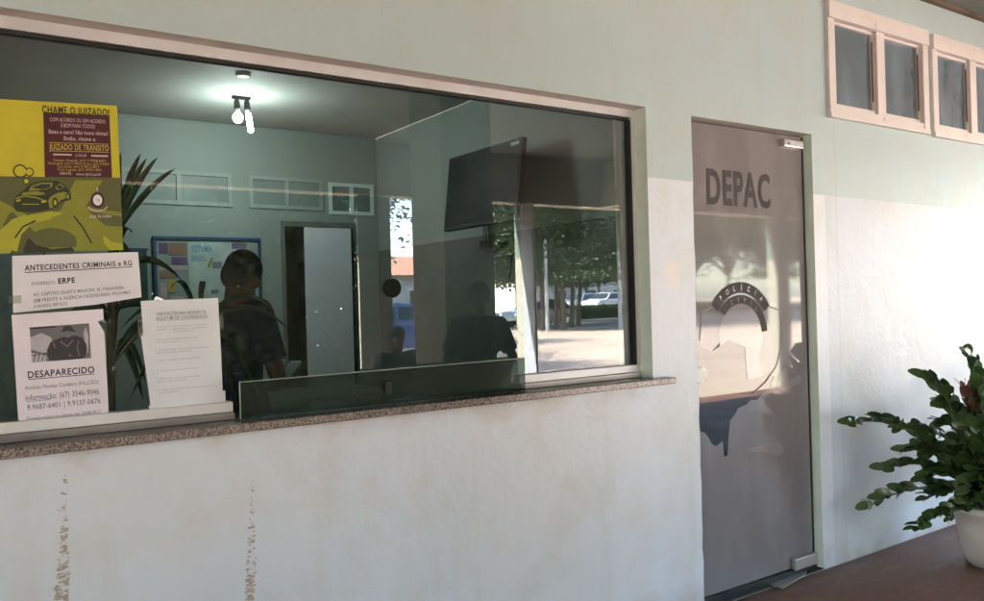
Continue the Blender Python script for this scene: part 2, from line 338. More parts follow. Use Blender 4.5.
# ------------------------------------------------------------------ the building
B = empty('police_station', (0, 0, 0), 'single storey police station with pale green and cream walls, wide service window and porch', 'building')
WX1 = 2.487; WZ0, WZ1 = 1.012, 2.172; DX0, DX1, DZ = onY(698.5, 380, 0).x, onY(819, 400, 0).x, 2.165
TR = [(3.786, 4.728, 2.292, 2.842), (4.800, 5.742, 2.286, 2.834), (5.82, 6.76, 2.286, 2.834)]
holes = [(-1.2, WX1, WZ0, WZ1), (DX0, DX1, -1, DZ)] + TR
xs = [-9, -1.2, WX1, DX0, DX1, 16] + [x for t_ in TR for x in t_[:2]]
zs = [0, WZ0, WZ1, DZ, 3.05] + [z for t_ in TR for z in t_[2:]] + [i*.07 for i in range(1, 30)]
holed(xs, zs, holes, 0, .2, (DX0, .006)).build('front_wall', ['wall', 'reveal', 'soffit'], B, weld=True)
box('roof', 'porch_ceiling', B, -9, 16, -5.15, 9, 3.30, 3.42)
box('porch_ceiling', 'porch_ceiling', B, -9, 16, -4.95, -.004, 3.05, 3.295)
# dark strip where the porch ceiling meets the wall
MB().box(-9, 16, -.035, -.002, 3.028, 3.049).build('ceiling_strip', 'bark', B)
MB().box(-9, 16, -5.15, -4.95, 2.5, 3.295).build('outer_beam', 'beam', B, .01)
MB().box(6.85, 7.02, -4.945, -.005, 2.5, 3.045).build('cross_beam', 'beam', B, .01)
MB().box(-9, -8.8, -4.9, 0, 0, 3.04).build('end_wall', 'wall', B)
# inner shell
BX0, BX1, BZ = 2.73, onY(357, 300, 5).x, 2.19
ITR = [(1.36, 2.28, 2.30, 2.60), (2.44, 3.16, 2.30, 2.60), (3.22, 3.70, 2.27, 2.58)]
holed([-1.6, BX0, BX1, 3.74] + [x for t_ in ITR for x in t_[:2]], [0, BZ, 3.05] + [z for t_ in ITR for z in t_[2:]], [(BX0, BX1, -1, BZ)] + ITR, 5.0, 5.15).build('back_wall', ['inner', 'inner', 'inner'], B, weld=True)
box('side_wall', 'side', B, 3.745, 3.9, .203, 8.9, 0, 3.045)
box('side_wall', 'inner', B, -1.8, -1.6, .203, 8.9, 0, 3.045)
box('inner_ceiling', 'inner_ceiling', B, -1.59, 3.74, .203, 8.9, 3.052, 3.29)
box('rear_wall', 'inner', B, -1.59, 3.74, 7.2, 7.35, 0, 3.045)
# porch columns
def col(mat, x0, x1, y0, y1): return MB().box(x0, x1, y0, y1, 0, 2.5 if y1 < -4.6 else 3.045).build('porch_column', mat, B, .012)
MB().box(3.105, 3.548, -2.98, -2.5, 0, 3.045).build('porch_column', 'pillar_brightened', B, .012)
MB().box(3.60, 3.975, -5.03, -5.0, 0, 2.495).build('porch_column', 'pillar', B, .01)
MB().box(5.66, 5.70, -5.13, -5.003, 0, 2.495).build('porch_column', 'pillar', B, .01)
MB().box(5.655, 5.69, -5.0, -4.77, 0, 2.495).build('porch_column', 'alu', B, .01)  # white fin added in place of the column's sunlit face
for x in (-1.2, -5.5, 10.2, 14.2): MB().box(x, x+.3, -5.13, -4.96, 0, 2.495).build('porch_column', 'pillar', B, .01)

# back door of the room
D2 = MB(); D2.box(BX0-.0, BX0+.035, 4.985, 5.16, 0, BZ-.05); D2.box(BX1-.03, BX1, 4.985, 5.16, 0, BZ-.05); D2.box(BX0, BX1, 4.985, 5.16, BZ-.05, BZ)
bd = D2.build('inner_door', 'door_frame', B)
lf0 = onY(308, 300, 4.9).x; lf1 = onY(354, 300, 4.9).x
MB().box(lf0, lf1, 4.93, 4.965, .01, BZ-.06).build('door_leaf', 'door_leaf', bd, .003)
for (a, b, c, d) in ITR:
    f = MB()
    for q in ((a, a+.035, c, d), (b-.035, b, c, d), (a+.035, b-.035, c, c+.035), (a+.035, b-.035, d-.035, d), ((a+b)/2-.02, (a+b)/2+.02, c+.035, d-.035)): f.box(q[0], q[1], 4.985, 5.03, q[2], q[3])
    wd = f.build('inner_transom', 'reveal' if a > 3.2 else 'inner_frame', B); box('pane', 'inner_pane' if a < 3.2 else 'inner_pane_dark', wd, a+.03, b-.03, 5.0, 5.006, c+.03, d-.03)

# ------------------------------------------------------------------ service window
W = MB()
W.box(-1.2, WX1, GY-.02, GY+.03, 2.138, WZ1)                     # top rail
W.box(WX1-.022, WX1, GY-.02, GY+.03, 1.045, 2.138)               # right jamb
W.box(-1.2, -1.16, GY-.02, GY+.03, 1.045, 2.138)
win = W.build('service_window', 'alu', B, .002)
px0, px1 = onY(240, 380, .0).x, onY(525, 370, .0).x
for a_, b_ in ((-1.16, px0-.003), (px1+.02, WX1-.022)):
    MB().box(a_, b_, GY-.02, GY+.03, 1.062, 1.093).build('bottom_rail', 'alu', win, .002)
    MB().box(a_, b_, GY-.034, GY+.03, 1.041, 1.061).build('bottom_track', 'alu_grey', win, .001)
W = MB(); W.box(-1.16, WX1-.03, GY-.012, GY+.01, 2.127, 2.1375); W.box(WX1-.034, WX1-.0225, GY-.016, GY+.01, 1.093, 2.127)
W.build('gasket', 'rubber', win)
W = MB(); W.box(WX1-.068, WX1-.040, GY+.012, GY+.03, 1.094, 2.125); W.build('sash_stile', 'alu', win, .002)
gp = MB().add([(-1.16, GY, 1.042), (WX1-.023, GY, 1.042), (WX1-.023, GY, 2.138), (-1.16, GY, 2.138)], [(0, 1, 2, 3)]).build('window_pane', 'window', win)
MB().box(-1.25, 2.565, -.055, .2, 1.0135, 1.0395).build('window_sill', 'granite', win, .003)
# smoked strip standing on the sill, and its bright edge
pz0, pz1 = onY(240, 382, .04).z, onY(525, 358, .04).z
qx0, qx1 = onY(240, 400, .04).x, onY(525, 370, .04).x
pt = MB().add([(qx0, .04, 1.041), (qx1, .04, 1.041), (qx1, .04, pz1), (qx0, .04, pz0)], [(0, 1, 2, 3)]).build('smoked_panel', 'tint', win)
M['edge'] = plain('green glass edge', (.28, .36, .31), .3, .05)
E = MB(); E.tube([(qx0, .04, 1.041), (qx0, .04, pz0)], .0022, 6); E.tube([(qx0, .04, pz0), (qx1, .04, pz1)], .0022, 6); E.build('panel_edge', 'edge', pt)
c = onY(392, 288, GY-.006); MB().tube([(c.x, GY-.003, c.z), (c.x, GY-.012, c.z)], .033, 32, sm=False).build('speech_disc', plain('grey acrylic', (.010, .014, .012), .8, .1, spec=.1), win)
c = onY(388, 388, .036); MB().box(c.x-.013, c.x+.013, .031, .037, c.z-.021, c.z+.021).build('latch', 'black', pt, .002)

# ------------------------------------------------------------------ transom windows
def transom(a, b, c, d):
    f = MB(); y0, y1 = -.02, .05; w_ = .045
    f.box(a-.012, b+.012, -.03, y1, d-.075, d+.012)       # deep header
    f.box(a-.012, a+w_, y0, y1, c-.006, d-.075); f.box(b-w_, b+.012, y0, y1, c-.006, d-.075)
    f.box(a-.012, b+.012, -.026, y1, c-.03, c-.006); f.box(a+w_, b-w_, y0+.004, y1, c-.006, c+.03)
    m = (a+b)/2; f.box(m-.038, m+.038, y0+.004, y1, c+.03, d-.075)
    o = f.build('transom_window', 'cream', B, .003)
    for (p, q) in ((a+w_, m-.038), (m+.038, b-w_)):
        s = MB(); e = .016
        for r in ((p, p+e, c+.03, d-.075), (q-e, q, c+.03, d-.075), (p+e, q-e, c+.03, c+.052), (p+e, q-e, d-.088, d-.075)): s.box(r[0], r[1], .004, .03, r[2], r[3])
        s.build('sash', 'cream', o, .002)
        g = MB().add([(p+.01, .018, c+.04), (q-.01, .018, c+.04), (q-.01, .018, d-.08), (p+.01, .018, d-.08)], [(0, 1, 2, 3)]); g.build('pane', 'pane', o)
        h = MB().tube([(q-e*1.2, .002, c+.1), (q-e*1.2, .002, d-.13)], .004, 6); h.build('stay', 'wood', o)
for t_ in TR: transom(*t_)
# dim room behind the transoms, past the side wall
box('store_wall', 'inner', B, 3.905, 16, 2.4, 2.5, 0, 3.045)

# ------------------------------------------------------------------ text and flat prints
def text_polys(body, bold=0.):
    cu = bpy.data.curves.new('lettering_curve', 'FONT'); cu.body = body; cu.size = 1; cu.offset = bold; cu.space_character = 1+bold*5; cu.resolution_u = 3; cu.align_x = 'LEFT'
    o = bpy.data.objects.new('lettering_curve', cu); COL.objects.link(o); bpy.context.view_layer.update()
    me = bpy.data.meshes.new_from_object(o.evaluated_get(bpy.context.evaluated_depsgraph_get()))
    vs = [Vector((v.co.x, v.co.y)) for v in me.vertices]; fs = [tuple(p.vertices) for p in me.polygons]
    bpy.data.objects.remove(o); bpy.data.meshes.remove(me); bpy.data.curves.remove(cu); return vs, fs
def fit_text(body, u0, u1, v0, v1, bold=0.):
    """lettering stretched into the box u0..u1, v0..v1 (v up)"""
    vs, fs = text_polys(body, bold)
    xa = min(v.x for v in vs); xb = max(v.x for v in vs); base = 0.0; cap = .72
    return [(u0+(v.x-xa)/(xb-xa)*(u1-u0), v0+(v.y-base)/cap*(v1-v0)) for v in vs], fs
def poly(pts):
    t_ = tessellate_polygon([[Vector((p[0], p[1], 0)) for p in pts]]); return list(pts), [tuple(x) for x in t_]
def circ(cx, cy, rx, ry, n=28, a0=0, a1=360): return [(cx+rx*math.cos(math.radians(a0+(a1-a0)*i/n)), cy+ry*math.sin(math.radians(a0+(a1-a0)*i/n))) for i in range(n+(0 if a1-a0 == 360 else 1))]
def band(pts, w):  # a ribbon along points
    out = []; back = []
    for i, p in enumerate(pts):
        a = Vector(pts[max(i-1, 0)]); b = Vector(pts[min(i+1, len(pts)-1)]); d = (b-a).normalized(); n = Vector((-d.y, d.x))
        ww = w[i] if isinstance(w, (list, tuple)) else w
        out.append((p[0]+n.x*ww/2, p[1]+n.y*ww/2)); back.append((p[0]-n.x*ww/2, p[1]-n.y*ww/2))
    return out + back[::-1]
class Sheet:
    """a paper taped to the glass: (u,v) in 0..1 with v up, corners TL TR BR BL given in the picture"""
    def __init__(s, name, corners, Y, label, cat, mat, outline=None, curl=.002):
        q = [onY(x, y, Y) for x, y in corners]; s.q = q; s.Y = Y; s.curl = curl; s.k = {}
        c = (q[0]+q[1]+q[2]+q[3])/4; s.root = empty(name, (c.x, Y, min(v.z for v in q)), label, cat)
        pts = outline or [(0, 1), (1, 1), (1, 0), (0, 0)]
        # subdivided sheet clipped to the outline
        bm = bmesh.new(); vs = [bm.verts.new((p[0], p[1], 0)) for p in pts]; bm.faces.new(vs)
        for ax in (0, 1):
            for i in range(1, 12):
                co = Vector((0, 0, 0)); co[ax] = i/12; no = Vector((0, 0, 0)); no[ax] = 1
                bmesh.ops.bisect_plane(bm, geom=bm.verts[:]+bm.edges[:]+bm.faces[:], plane_co=co, plane_no=no)
        bmesh.ops.triangulate(bm, faces=bm.faces[:]); bm.verts.ensure_lookup_table()
        for v in bm.verts: v.co = s.at(v.co.x, v.co.y, 0)
        me = bpy.data.meshes.new('paper'); bm.to_mesh(me); bm.free(); link('paper', me, mat, s.root)
        for p in me.polygons: p.use_smooth = True
    def at(s, u, v, lay):
        a = s.q[0].lerp(s.q[1], u); b = s.q[3].lerp(s.q[2], u); p = b.lerp(a, v)
        k = s.curl*(math.sin(u*7+v*3)*.5+math.cos(v*5-u*2)*.5+1.0)
        return Vector((p.x, s.Y-k-lay*.0005, p.z))
    def put(s, name, mat, shapes, lay=1):
        for vs, fs in shapes:
            me = bpy.data.meshes.new(name); me.from_pydata([tuple(s.at(u, v, lay)) for u, v in vs], [], fs); link(name, me, mat, s.root)
PY = GY-.004
# yellow poster
Y_ = Sheet('poster', ((-6, 99), (117, 106), (123, 250), (-4, 254)), PY, 'yellow and maroon poster with a printed car and steering wheel, taped to the window glass', 'poster', 'yellow')
R_ = lambda a, b, c, d: poly([(a, c), (b, c), (b, d), (a, d)])
def grid_rect(a, b, c, d, n=8):
    vs = [(a+(b-a)*i/n, c+(d-c)*j/n) for j in range(n+1) for i in range(n+1)]
    return vs, [(j*(n+1)+i, j*(n+1)+i+1, (j+1)*(n+1)+i+1, (j+1)*(n+1)+i) for j in range(n) for i in range(n)]
Y_.put('lower_picture', 'olive', [grid_rect(0, 1, 0, .50)], 1)
Y_.put('picture_glow', 'olive_mid', [poly([(0, .36), (.3, .22), (.5, .28), (.62, .48), (.85, .48), (.7, .3), (1, .26), (1, 0), (0, 0)])], 2)
Y_.put('maroon_panel', 'maroon', [grid_rect(.38, .93, .50, .93)], 1)
Y_.put('title', 'olive_dark', [fit_text('CHAME O JUIZADO!', .37, .93, .925, .975, .02)], 3)
Y_.put('small_lettering', 'pink', [fit_text('COM ACORDO OU SEM ACORDO', .43, .89, .872, .898), fit_text('É BOM PARA TODOS!', .52, .80, .835, .861), fit_text('Bateu o carro? Não houve vítimas?', .42, .91, .79, .818, .012),
    fit_text('Então, chame o', .54, .80, .748, .775, .015), R_(.45, .60, .645, .656), R_(.76, .90, .642, .653), fit_text('LIGUE', .63, .72, .64, .658), fit_text('190/193', .50, .59, .515, .535, .015), fit_text('www.tjms.jus.br', .63, .84, .512, .534)], 3)
Y_.put('gold_lettering', 'gold', [fit_text('JUIZADO DE TRÂNSITO', .42, .91, .683, .722, .02), fit_text('Campo Grande: (67) 9 9958-6471', .45, .88, .605, .623), fit_text('Dourados: (67) 9 9972-4116 e (67) 9 9957', .41, .91, .584, .6), fit_text('Corumbá: (67) 9 9912-0871', .48, .82, .563, .58), fit_text('Três Lagoas: (67) 3929-1895', .48, .84, .543, .559), R_(.42, .91, .727, .731), R_(.42, .91, .672, .676)], 3)
Y_.put('wheel_print', 'lime', [poly(band([(.12, .02), (.16, .14), (.26, .22), (.42, .245), (.58, .22), (.68, .13), (.73, .02)], [.07, .07, .06, .055, .06, .07, .07])),
    poly([(.0, .0), (.02, .14), (.12, .22), (.22, .25), (.30, .22), (.22, .17), (.15, .06), (.10, .0)]), poly([(.66, .23), (.78, .15), (.9, .06), (1, .04), (1, 0), (.72, 0), (.68, .12), (.62, .2)])], 3)
Y_.put('dashboard_print', 'olive', [poly(circ(.42, .03, .22, .13, 20, 0, 180)), poly([(.72, .27), (1, .23), (1, .16), (.86, .17)])], 4)
Y_.put('dark_print', 'olive_dark', [poly([(.2, .02), (.24, .10), (.3, .05), (.42, .02), (.58, .03), (.6, 0), (.2, 0)]), poly(band([(.60, .24), (.67, .16), (.74, .05)], .012)), poly(band([(.14, .10), (.2, .17), (.3, .21)], .012))], 5)
Y_.put('car_print', 'olive_dark', [poly([(.13, .30), (.15, .37), (.2, .40), (.26, .45), (.36, .475), (.48, .475), (.53, .45), (.58, .40), (.585, .35), (.5, .33), (.43, .285), (.28, .265), (.16, .27)])], 3)
Y_.put('car_highlight', 'olive_mid', [poly([(.27, .44), (.35, .462), (.44, .462), (.435, .435), (.38, .415), (.25, .405)]), poly([(.40, .345), (.44, .385), (.52, .40), (.572, .395), (.572, .37), (.50, .345), (.45, .30), (.41, .29)]), poly(band([(.15, .355), (.22, .372), (.31, .362), (.39, .335)], .010)), poly([(.21, .395), (.32, .405), (.40, .385), (.33, .378), (.19, .380)]), poly([(.46, .43), (.5, .458), (.535, .432), (.48, .412)])], 4)
Y_.put('car_glass', 'olive_dark', [poly([(.27, .428), (.35, .452), (.425, .452), (.415, .43), (.36, .415)]), poly([(.47, .433), (.5, .449), (.525, .43), (.485, .418)]), poly(circ(.455, .328, .024, .036, 14)), poly(circ(.558, .368, .016, .028, 12)), poly(band([(.18, .33), (.26, .337), (.34, .33)], .016)), poly(band([(.18, .30), (.27, .295), (.36, .31)], .014))], 5)
Y_.put('car_detail', 'lime', [poly(circ(.455, .328, .012, .018, 12)), poly(circ(.558, .368, .008, .014, 10)), poly([(.155, .345), (.19, .352), (.185, .338), (.155, .333)]), poly([(.345, .34), (.385, .347), (.38, .33), (.35, .325)]), poly(band([(.20, .318), (.33, .318)], .005))], 6)
Y_.put('bubble_print', 'olive_dark', [poly(circ(.19, .535, .055, .045)), poly(circ(.26, .53, .035, .03)), poly(circ(.235, .47, .025, .022))], 3)
Y_.put('bubble_fill', 'yellow', [poly(circ(.19, .535, .045, .035)), poly(circ(.26, .53, .026, .022)), poly(circ(.235, .47, .018, .015))], 4)
Y_.put('seal_ring', 'maroon', [poly(circ(.80, .345, .057, .055))], 3); Y_.put('seal_disc', 'paper', [poly(circ(.80, .345, .038, .037))], 4)
Y_.put('seal_lettering', 'purple', [fit_text('TJ', .785, .815, .335, .355)], 5)
Y_.put('caption', 'pink', [fit_text('Justiça de todos', .70, .91, .225, .25, .015), poly(band([(.72, .30), (.75, .278), (.8, .27), (.85, .278), (.88, .30)], .009)), R_(.795, .805, .405, .43)], 4)
# white notice
A_ = Sheet('notice', ((12, 256), (138, 252), (141.5, 300), (13, 313)), PY-.004, 'wide white notice reading ANTECEDENTES CRIMINAIS e RG, above the missing person notice', 'notice', 'paper', [(0, 1), (1, 1), (1, .06), (.62, .0), (.6, .0), (0, 0)])
A_.put('title', 'ink', [fit_text('ANTECEDENTES CRIMINAIS e RG', .09, .94, .73, .83, .02), R_(.09, .94, .69, .705), fit_text('ERPE', .34, .47, .46, .56, .035)], 1)
A_.put('lettering', 'ink_grey', [fit_text('ENDEREÇO:', .14, .32, .46, .52, .0), fit_text('AV. CAPITÃO OLINTO MANCINI, 45, PARANÁIBA', .15, .86, .26, .325, .01), fit_text('(EM FRENTE A AGÊNCIA FAZENDÁRIA, PRÓXIMO', .15, .91, .15, .215, .01), fit_text('A SANESUL SERVIÇO)', .15, .40, .05, .11, .01)], 1)
# missing person notice
S_ = Sheet('notice', ((11.5, 315), (103, 309), (109, 424), (19, 433)), PY-.001, 'white DESAPARECIDO missing person notice with a grey photo, torn at its top right corner', 'notice', 'paper_warm', [(0, 1), (1, 1), (1.0, .91), (.93, .895), (1.0, .80), (1, 0), (.07, 0), (.0, .05)], .003)
S_.put('photograph', 'photo_mid', [grid_rect(.18, .83, .585, .885, 6)], 1)
S_.put('photo_pale_areas', 'photo_pale', [poly([(.18, .80), (.30, .83), (.40, .79), (.42, .73), (.38, .66), (.30, .66), (.18, .70)]), poly([(.18, .67), (.30, .65), (.36, .62), (.34, .585), (.18, .585)]), poly([(.76, .62), (.80, .64), (.815, .78), (.79, .86), (.76, .80), (.775, .70)])], 2)
S_.put('photo_figure', 'photo_dark', [poly([(.36, .60), (.35, .68), (.39, .745), (.46, .77), (.54, .785), (.60, .79), (.68, .785), (.74, .765), (.785, .71), (.79, .65), (.76, .60), (.72, .585), (.42, .585)])], 3)
S_.put('photo_figure_folds', 'photo_mid', [poly(band([(.42, .74), (.45, .68), (.44, .61)], .012)), poly(band([(.70, .745), (.68, .68), (.70, .61)], .012)), poly(band([(.50, .75), (.57, .70), (.64, .75)], .014)), poly([(.47, .67), (.56, .66), (.62, .62), (.55, .60), (.48, .61)])], 4)
S_.put('photo_face', 'photo_mid', [poly(circ(.585, .808, .048, .034))], 4)
S_.put('photo_hat', 'photo_dark', [poly([(.50, .838), (.53, .842), (.545, .872), (.59, .88), (.635, .868), (.65, .838), (.685, .826), (.66, .822), (.59, .832), (.53, .827)])], 5)
S_.put('photo_railing', 'photo_dark', [poly(band([(.20+.045*k, .59), (.225+.045*k, .66)], .008)) for k in range(4)] + [poly(band([(.18, .645), (.36, .66)], .007)), R_(.18, .46, .868, .884)], 3)
S_.put('title', 'ink', [fit_text('DESAPARECIDO', .13, .86, .458, .515, .02), R_(.13, .86, .443, .449)], 1)
S_.put('lettering', 'ink_grey', [fit_text('Antônio Mendes Cordeiro (FALCÃO)', .09, .90, .36, .395, .0), fit_text('Informação: (67) 3546-9046', .09, .90, .268, .318, .012), fit_text('9.9687-6401 | 9.9137-0676', .10, .91, .19, .235, .012), fit_text('Desaparecido no sábado dia 22.08.2017', .09, .91, .105, .132, .0), R_(.10, .36, .258, .262)], 1)
# list notice
L_ = Sheet('notice', ((140.5, 301), (218, 298), (224, 403), (149, 411)), PY-.002, 'white sheet with small typed list, taped to the glass right of other papers', 'notice', 'paper_blue', [(0, 1), (1, 1), (.985, .12), (1.02, .12), (1.02, .02), (1, .0), (.02, 0), (-.01, .04), (.02, .06), (-.03, .68), (.0, .72)], .003)
sh = [fit_text('ORIENTAÇÕES PARA REGISTRO DE', .18, .82, .86, .89, .008), fit_text('BOLETIM DE OCORRÊNCIA', .18, .84, .82, .85, .008), R_(.18, .84, .812, .815)]
L_.put('title', 'ink_grey', sh, 1)
rows = [('Estando no local compareça primeiro ao', .18, .84, .75), ('balcão e aguarde ser chamado', .18, .82, .725), ('com documento', .38, .64, .70), ('1. Documento de identidade com foto', .13, .70, .635), ('ou carteira', .13, .45, .61), ('2. Comprovante de residência atualizado e', .13, .86, .54), ('telefone de contato', .13, .6, .515), ('3. Nome completo das testemunhas', .13, .72, .445), ('4. Endereço dos envolvidos', .13, .68, .35), ('5. Relato por escrito dos fatos com', .13, .68, .275), ('data, hora e local', .13, .5, .25), ('6. OBS.: Documentos do veículo envolvido na', .13, .88, .175), ('ocorrência', .13, .4, .15)]
L_.put('lettering', 'ink_pale', [fit_text(r[0], r[1], r[2], r[3], r[3]+.016) for r in rows], 1)
for s_, uv in ((L_, ((1.0, .86), (1.05, .7))), (L_, ((-.06, .84), (.0, .68))), (A_, ((-.03, .3), (.06, .16)))):
    (u0, v0), (u1, v1) = uv; pts = [s_.at(u, v, 2) for u, v in ((u0, v0), (u1, v0), (u1, v1), (u0, v1))]
    link('tape', (lambda me: (me.from_pydata([tuple(p_) for p_ in pts], [], [(0, 1, 2, 3)]), me)[1])(bpy.data.meshes.new('tape')), 'tape', s_.root)

# ------------------------------------------------------------------ glass door
DY = .045
door = MB(); door.add([(DX0-.03, DY, .035), (DX1-.02, DY, .012+.02), (DX1-.02, DY, 2.155), (DX0-.03, DY, 2.155)], [(0, 1, 2, 3)])
door = door.build('glass_door', 'doorglass', B)
def dpx(pts, Y=DY): return [(onY(x, y, Y).x, onY(x, y, Y).z) for x, y in pts]
def dput(name, mat, shapes, lay, parent=None):
    for vs, fs in shapes: o = MB().add([(x, DY-.0008*lay, z) for x, z in vs], fs).build(name, mat, parent or door)
    return o
notch = dpx([(698.3, 347.5), (705, 349), (712, 352), (719, 346), (728, 340.5), (737, 344), (744.5, 348), (747, 356), (748, 366), (746.5, 380), (753, 379), (759, 374), (763, 377), (768, 372), (774, 376), (770, 383), (771, 389), (764, 392), (757, 400), (750, 400), (747, 404), (738, 408), (735, 414), (730, 420), (728.5, 436), (727.5, 455), (724, 457), (722.5, 441), (716, 446), (712, 444), (708, 437), (705, 433), (700, 431)])
xl = DX0-.029; xr = DX1-.021
outer = [(xl, 2.153), (xr, 2.153), (xr, .036), (xl, .036), (xl, notch[-1][1])] + notch[::-1] + [(xl, notch[0][1])]
dput('window_film', 'film', [poly(outer)], 1)
for tear in ([(748, 449), (766, 443), (779, 441), (784, 452), (777, 455), (765, 452), (752, 452)], [(780, 372), (786, 367), (789, 380), (800, 374), (801, 382), (790, 388), (783, 391), (776, 388)]): dput('torn_film', 'film_pale', [poly(dpx(tear))], 3)
# emblem
ec = onY(741, 336, DY); sx = 1.0
def arc_band(r0, r1, a0, a1, n=30):
    return ([(ec.x+r1*math.cos(math.radians(a0+(a1-a0)*i/n)), ec.z+r1*math.sin(math.radians(a0+(a1-a0)*i/n))) for i in range(n+1)] + [(ec.x+r0*math.cos(math.radians(a1+(a0-a1)*i/n)), ec.z+r0*math.sin(math.radians(a1+(a0-a1)*i/n))) for i in range(n+1)])
RO = onY(741, 282, DY).z-ec.z
RI = RO*.61
notchw = notch
disc = poly([(ec.x+RI*math.cos(math.radians(a)), ec.z+RI*math.sin(math.radians(a))) for a in range(-15, 196, 6)] + [(ec.x-RI*.9, notch[0][1]+.005), (notch[2][0], notch[2][1]+.004), (notch[4][0], notch[4][1]+.004), (notch[6][0]+.003, notch[6][1]+.004), (notch[9][0]+.004, notch[9][1]+.006), (notch[12][0], notch[12][1]+.004), (ec.x+RI*.8, ec.z-RI*.7)])
dput('clear_emblem_disc', 'film_pale', [disc], 2)
em = dput('emblem', 'film_dark', [poly(arc_band(RO*.80, RO, 33, 143)), poly(arc_band(RO*.60, RO*.76, 5, 140))], 4)
def arc_text(body, r, a_mid, span, h, bold=.02):
    mb = MB(); n = len(body)
    for i, ch in enumerate(body):
        if ch == ' ': continue
        vs, fs = text_polys(ch, bold); xa = min(v.x for v in vs); xb = max(v.x for v in vs); a = math.radians(a_mid+span/2-span*(i+.5)/n)
        for_w = min(1, 1)*h*.95*(xb-xa)
        out = []
        for v in vs:
            u = (v.x-(xa+xb)/2)*h*.95; w_ = v.y/.72*h
            rad = Vector((math.cos(a), math.sin(a))); tan = Vector((math.sin(a), -math.cos(a)))
            q = Vector((ec.x, ec.z)) + rad*(r+w_) + tan*u; out.append((q.x, DY-.0008*5.5, q.y))
        mb.add(out, fs)
    return mb
arc_text('POLÍCIA', RO*.845, 88, 92, RO*.105).build('emblem_lettering', 'film_pale', door)
arc_text('CIVIL', RO*.63, 80, 80, RO*.09).build('emblem_lettering', 'film_pale', door)
shield = dpx([(770, 307), (781, 311), (782, 325), (781, 345), (776, 366), (765, 382), (752, 394)])
dput('shield_outline', 'film_line', [poly(band(shield, .006))], 3)
shield = dpx([(712, 307), (702, 312), (700, 330), (699, 341)]); dput('shield_outline', 'film_line', [poly(band(shield, .006))], 3)
q = dpx([(707, 203), (770, 205), (707, 168), (770, 171)])
dput('door_lettering', 'film_dark', [fit_text('DEPAC', q[0][0], q[1][0], q[0][1], q[2][1]-.0, .03)], 4)
h0 = onY(783, 139, DY-.02); h1 = onY(802, 149, DY-.02)
MB().box(h0.x, h1.x, DY-.03, DY+.03, h1.z, h0.z).build('hinge', 'steel', door, .004)
c = onY(793, 144, DY-.03); MB().tube([(c.x-.03, DY-.030, c.z), (c.x-.03, DY-.035, c.z)], .006, 12).build('hinge_screw', 'alu_grey', door)
MB().box(DX0, DX1-.022, DY-.022, DY+.022, .006, .034).build('bottom_rail', 'black', door, .002)
MB().box(DX1-.20, DX1-.025, DY-.03, DY+.03, .03, .085).build('pivot', 'steel', door, .003)
c = onY(702, 375, DY-.02); MB().tube([(c.x-.012, DY-.006, c.z), (c.x-.012, DY-.028, c.z)], .036, 28, sm=False).build('door_lock', 'white_plastic', door, .003)
MB().tube([(DX1-.018, DY, .04), (DX1-.018, DY, 2.155)], .006, 6).build('edge_seal', 'rubber', door)
# threshold and stuck floor plate
MB().box(DX0, DX1, .0, .2, .0015, .006).build('threshold', 'asphalt', B)
a = [onZ(x, y, .009) for x, y in ((757, 578), (784, 572), (808, 566), (806, 574), (783, 588), (775, 586))]
pl = MB().add([(v.x, v.y, .009) for v in a] + [(v.x, v.y, .006) for v in a], [(0, 1, 2, 3, 4, 5)] + [(i, i+6, (i+1) % 6+6, (i+1) % 6) for i in range(6)]); pl.build('floor_plate', 'steel', B)

# ================================================================== INTERIOR THINGS
# ceiling lamp
lp = onZ(241, 97, 3.05); L = empty('ceiling_lamp', (lp.x, lp.y, 3.05), 'bare lit compact fluorescent bulbs in two black sockets under the inner ceiling', 'lamp')
L['mount'] = 'ceiling'
MB().box(lp.x-.07, lp.x+.07, lp.y-.02, lp.y+.02, 3.03, 3.051).build('ceiling_plate', 'black', L, .003)
for dx, tip in ((-.035, Vector((-.015, -.05, -.20))), (.045, Vector((.015, -.06, -.27)))):
    b0 = Vector((lp.x+dx, lp.y, 3.03)); b1 = b0+Vector((0, -.01, -.075)); b2 = b1 + tip.normalized()*.0
    MB().tube([b0, b0+Vector((0, 0, -.02)), b1, b1+Vector((0, -.005, -.01))], [.012, .022, .026, .024], 14).build('socket', 'black', L)
    e0 = b1+Vector((0, -.006, -.012)); d = tip.normalized()
    bl = MB().tube([e0, e0+d*.03], [.018, .022], 12).build('bulb_base', 'white_plastic', L)
    s = MB(); a_ = d.orthogonal().normalized()
    if dx < 0: s.tube([e0+d*.03, e0+d*.05, e0+d*.075, e0+d*.10, e0+d*.115], [.02, .036, .040, .03, .01], 16)
    else: s.tube([e0+d*.03, e0+d*.05, e0+d*.17, e0+d*.185], [.02, .022, .022, .012], 14)
    s.build('bulb_tube', 'lamp', bl)
lt = bpy.data.lights.new('lamp_light', 'POINT'); lt.energy = 1.45; lt.color = (.87, 1, .96); lt.shadow_soft_size = .14
lo = bpy.data.objects.new('lamp_light', lt); COL.objects.link(lo); lo.parent = L; lo.location = (0, -.04, -.27)
rp = onZ(243, 74, 3.05); rg = MB().lathe((rp.x, rp.y, 3.03), [(.05, .02), (.055, .008), (.035, 0), (0.001, 0)], 24).build('ceiling_rose', 'white_plastic'); tag(rg, 'small white round ceiling rose in front of the lit lamp', 'ceiling fitting'); rg['mount'] = 'ceiling'

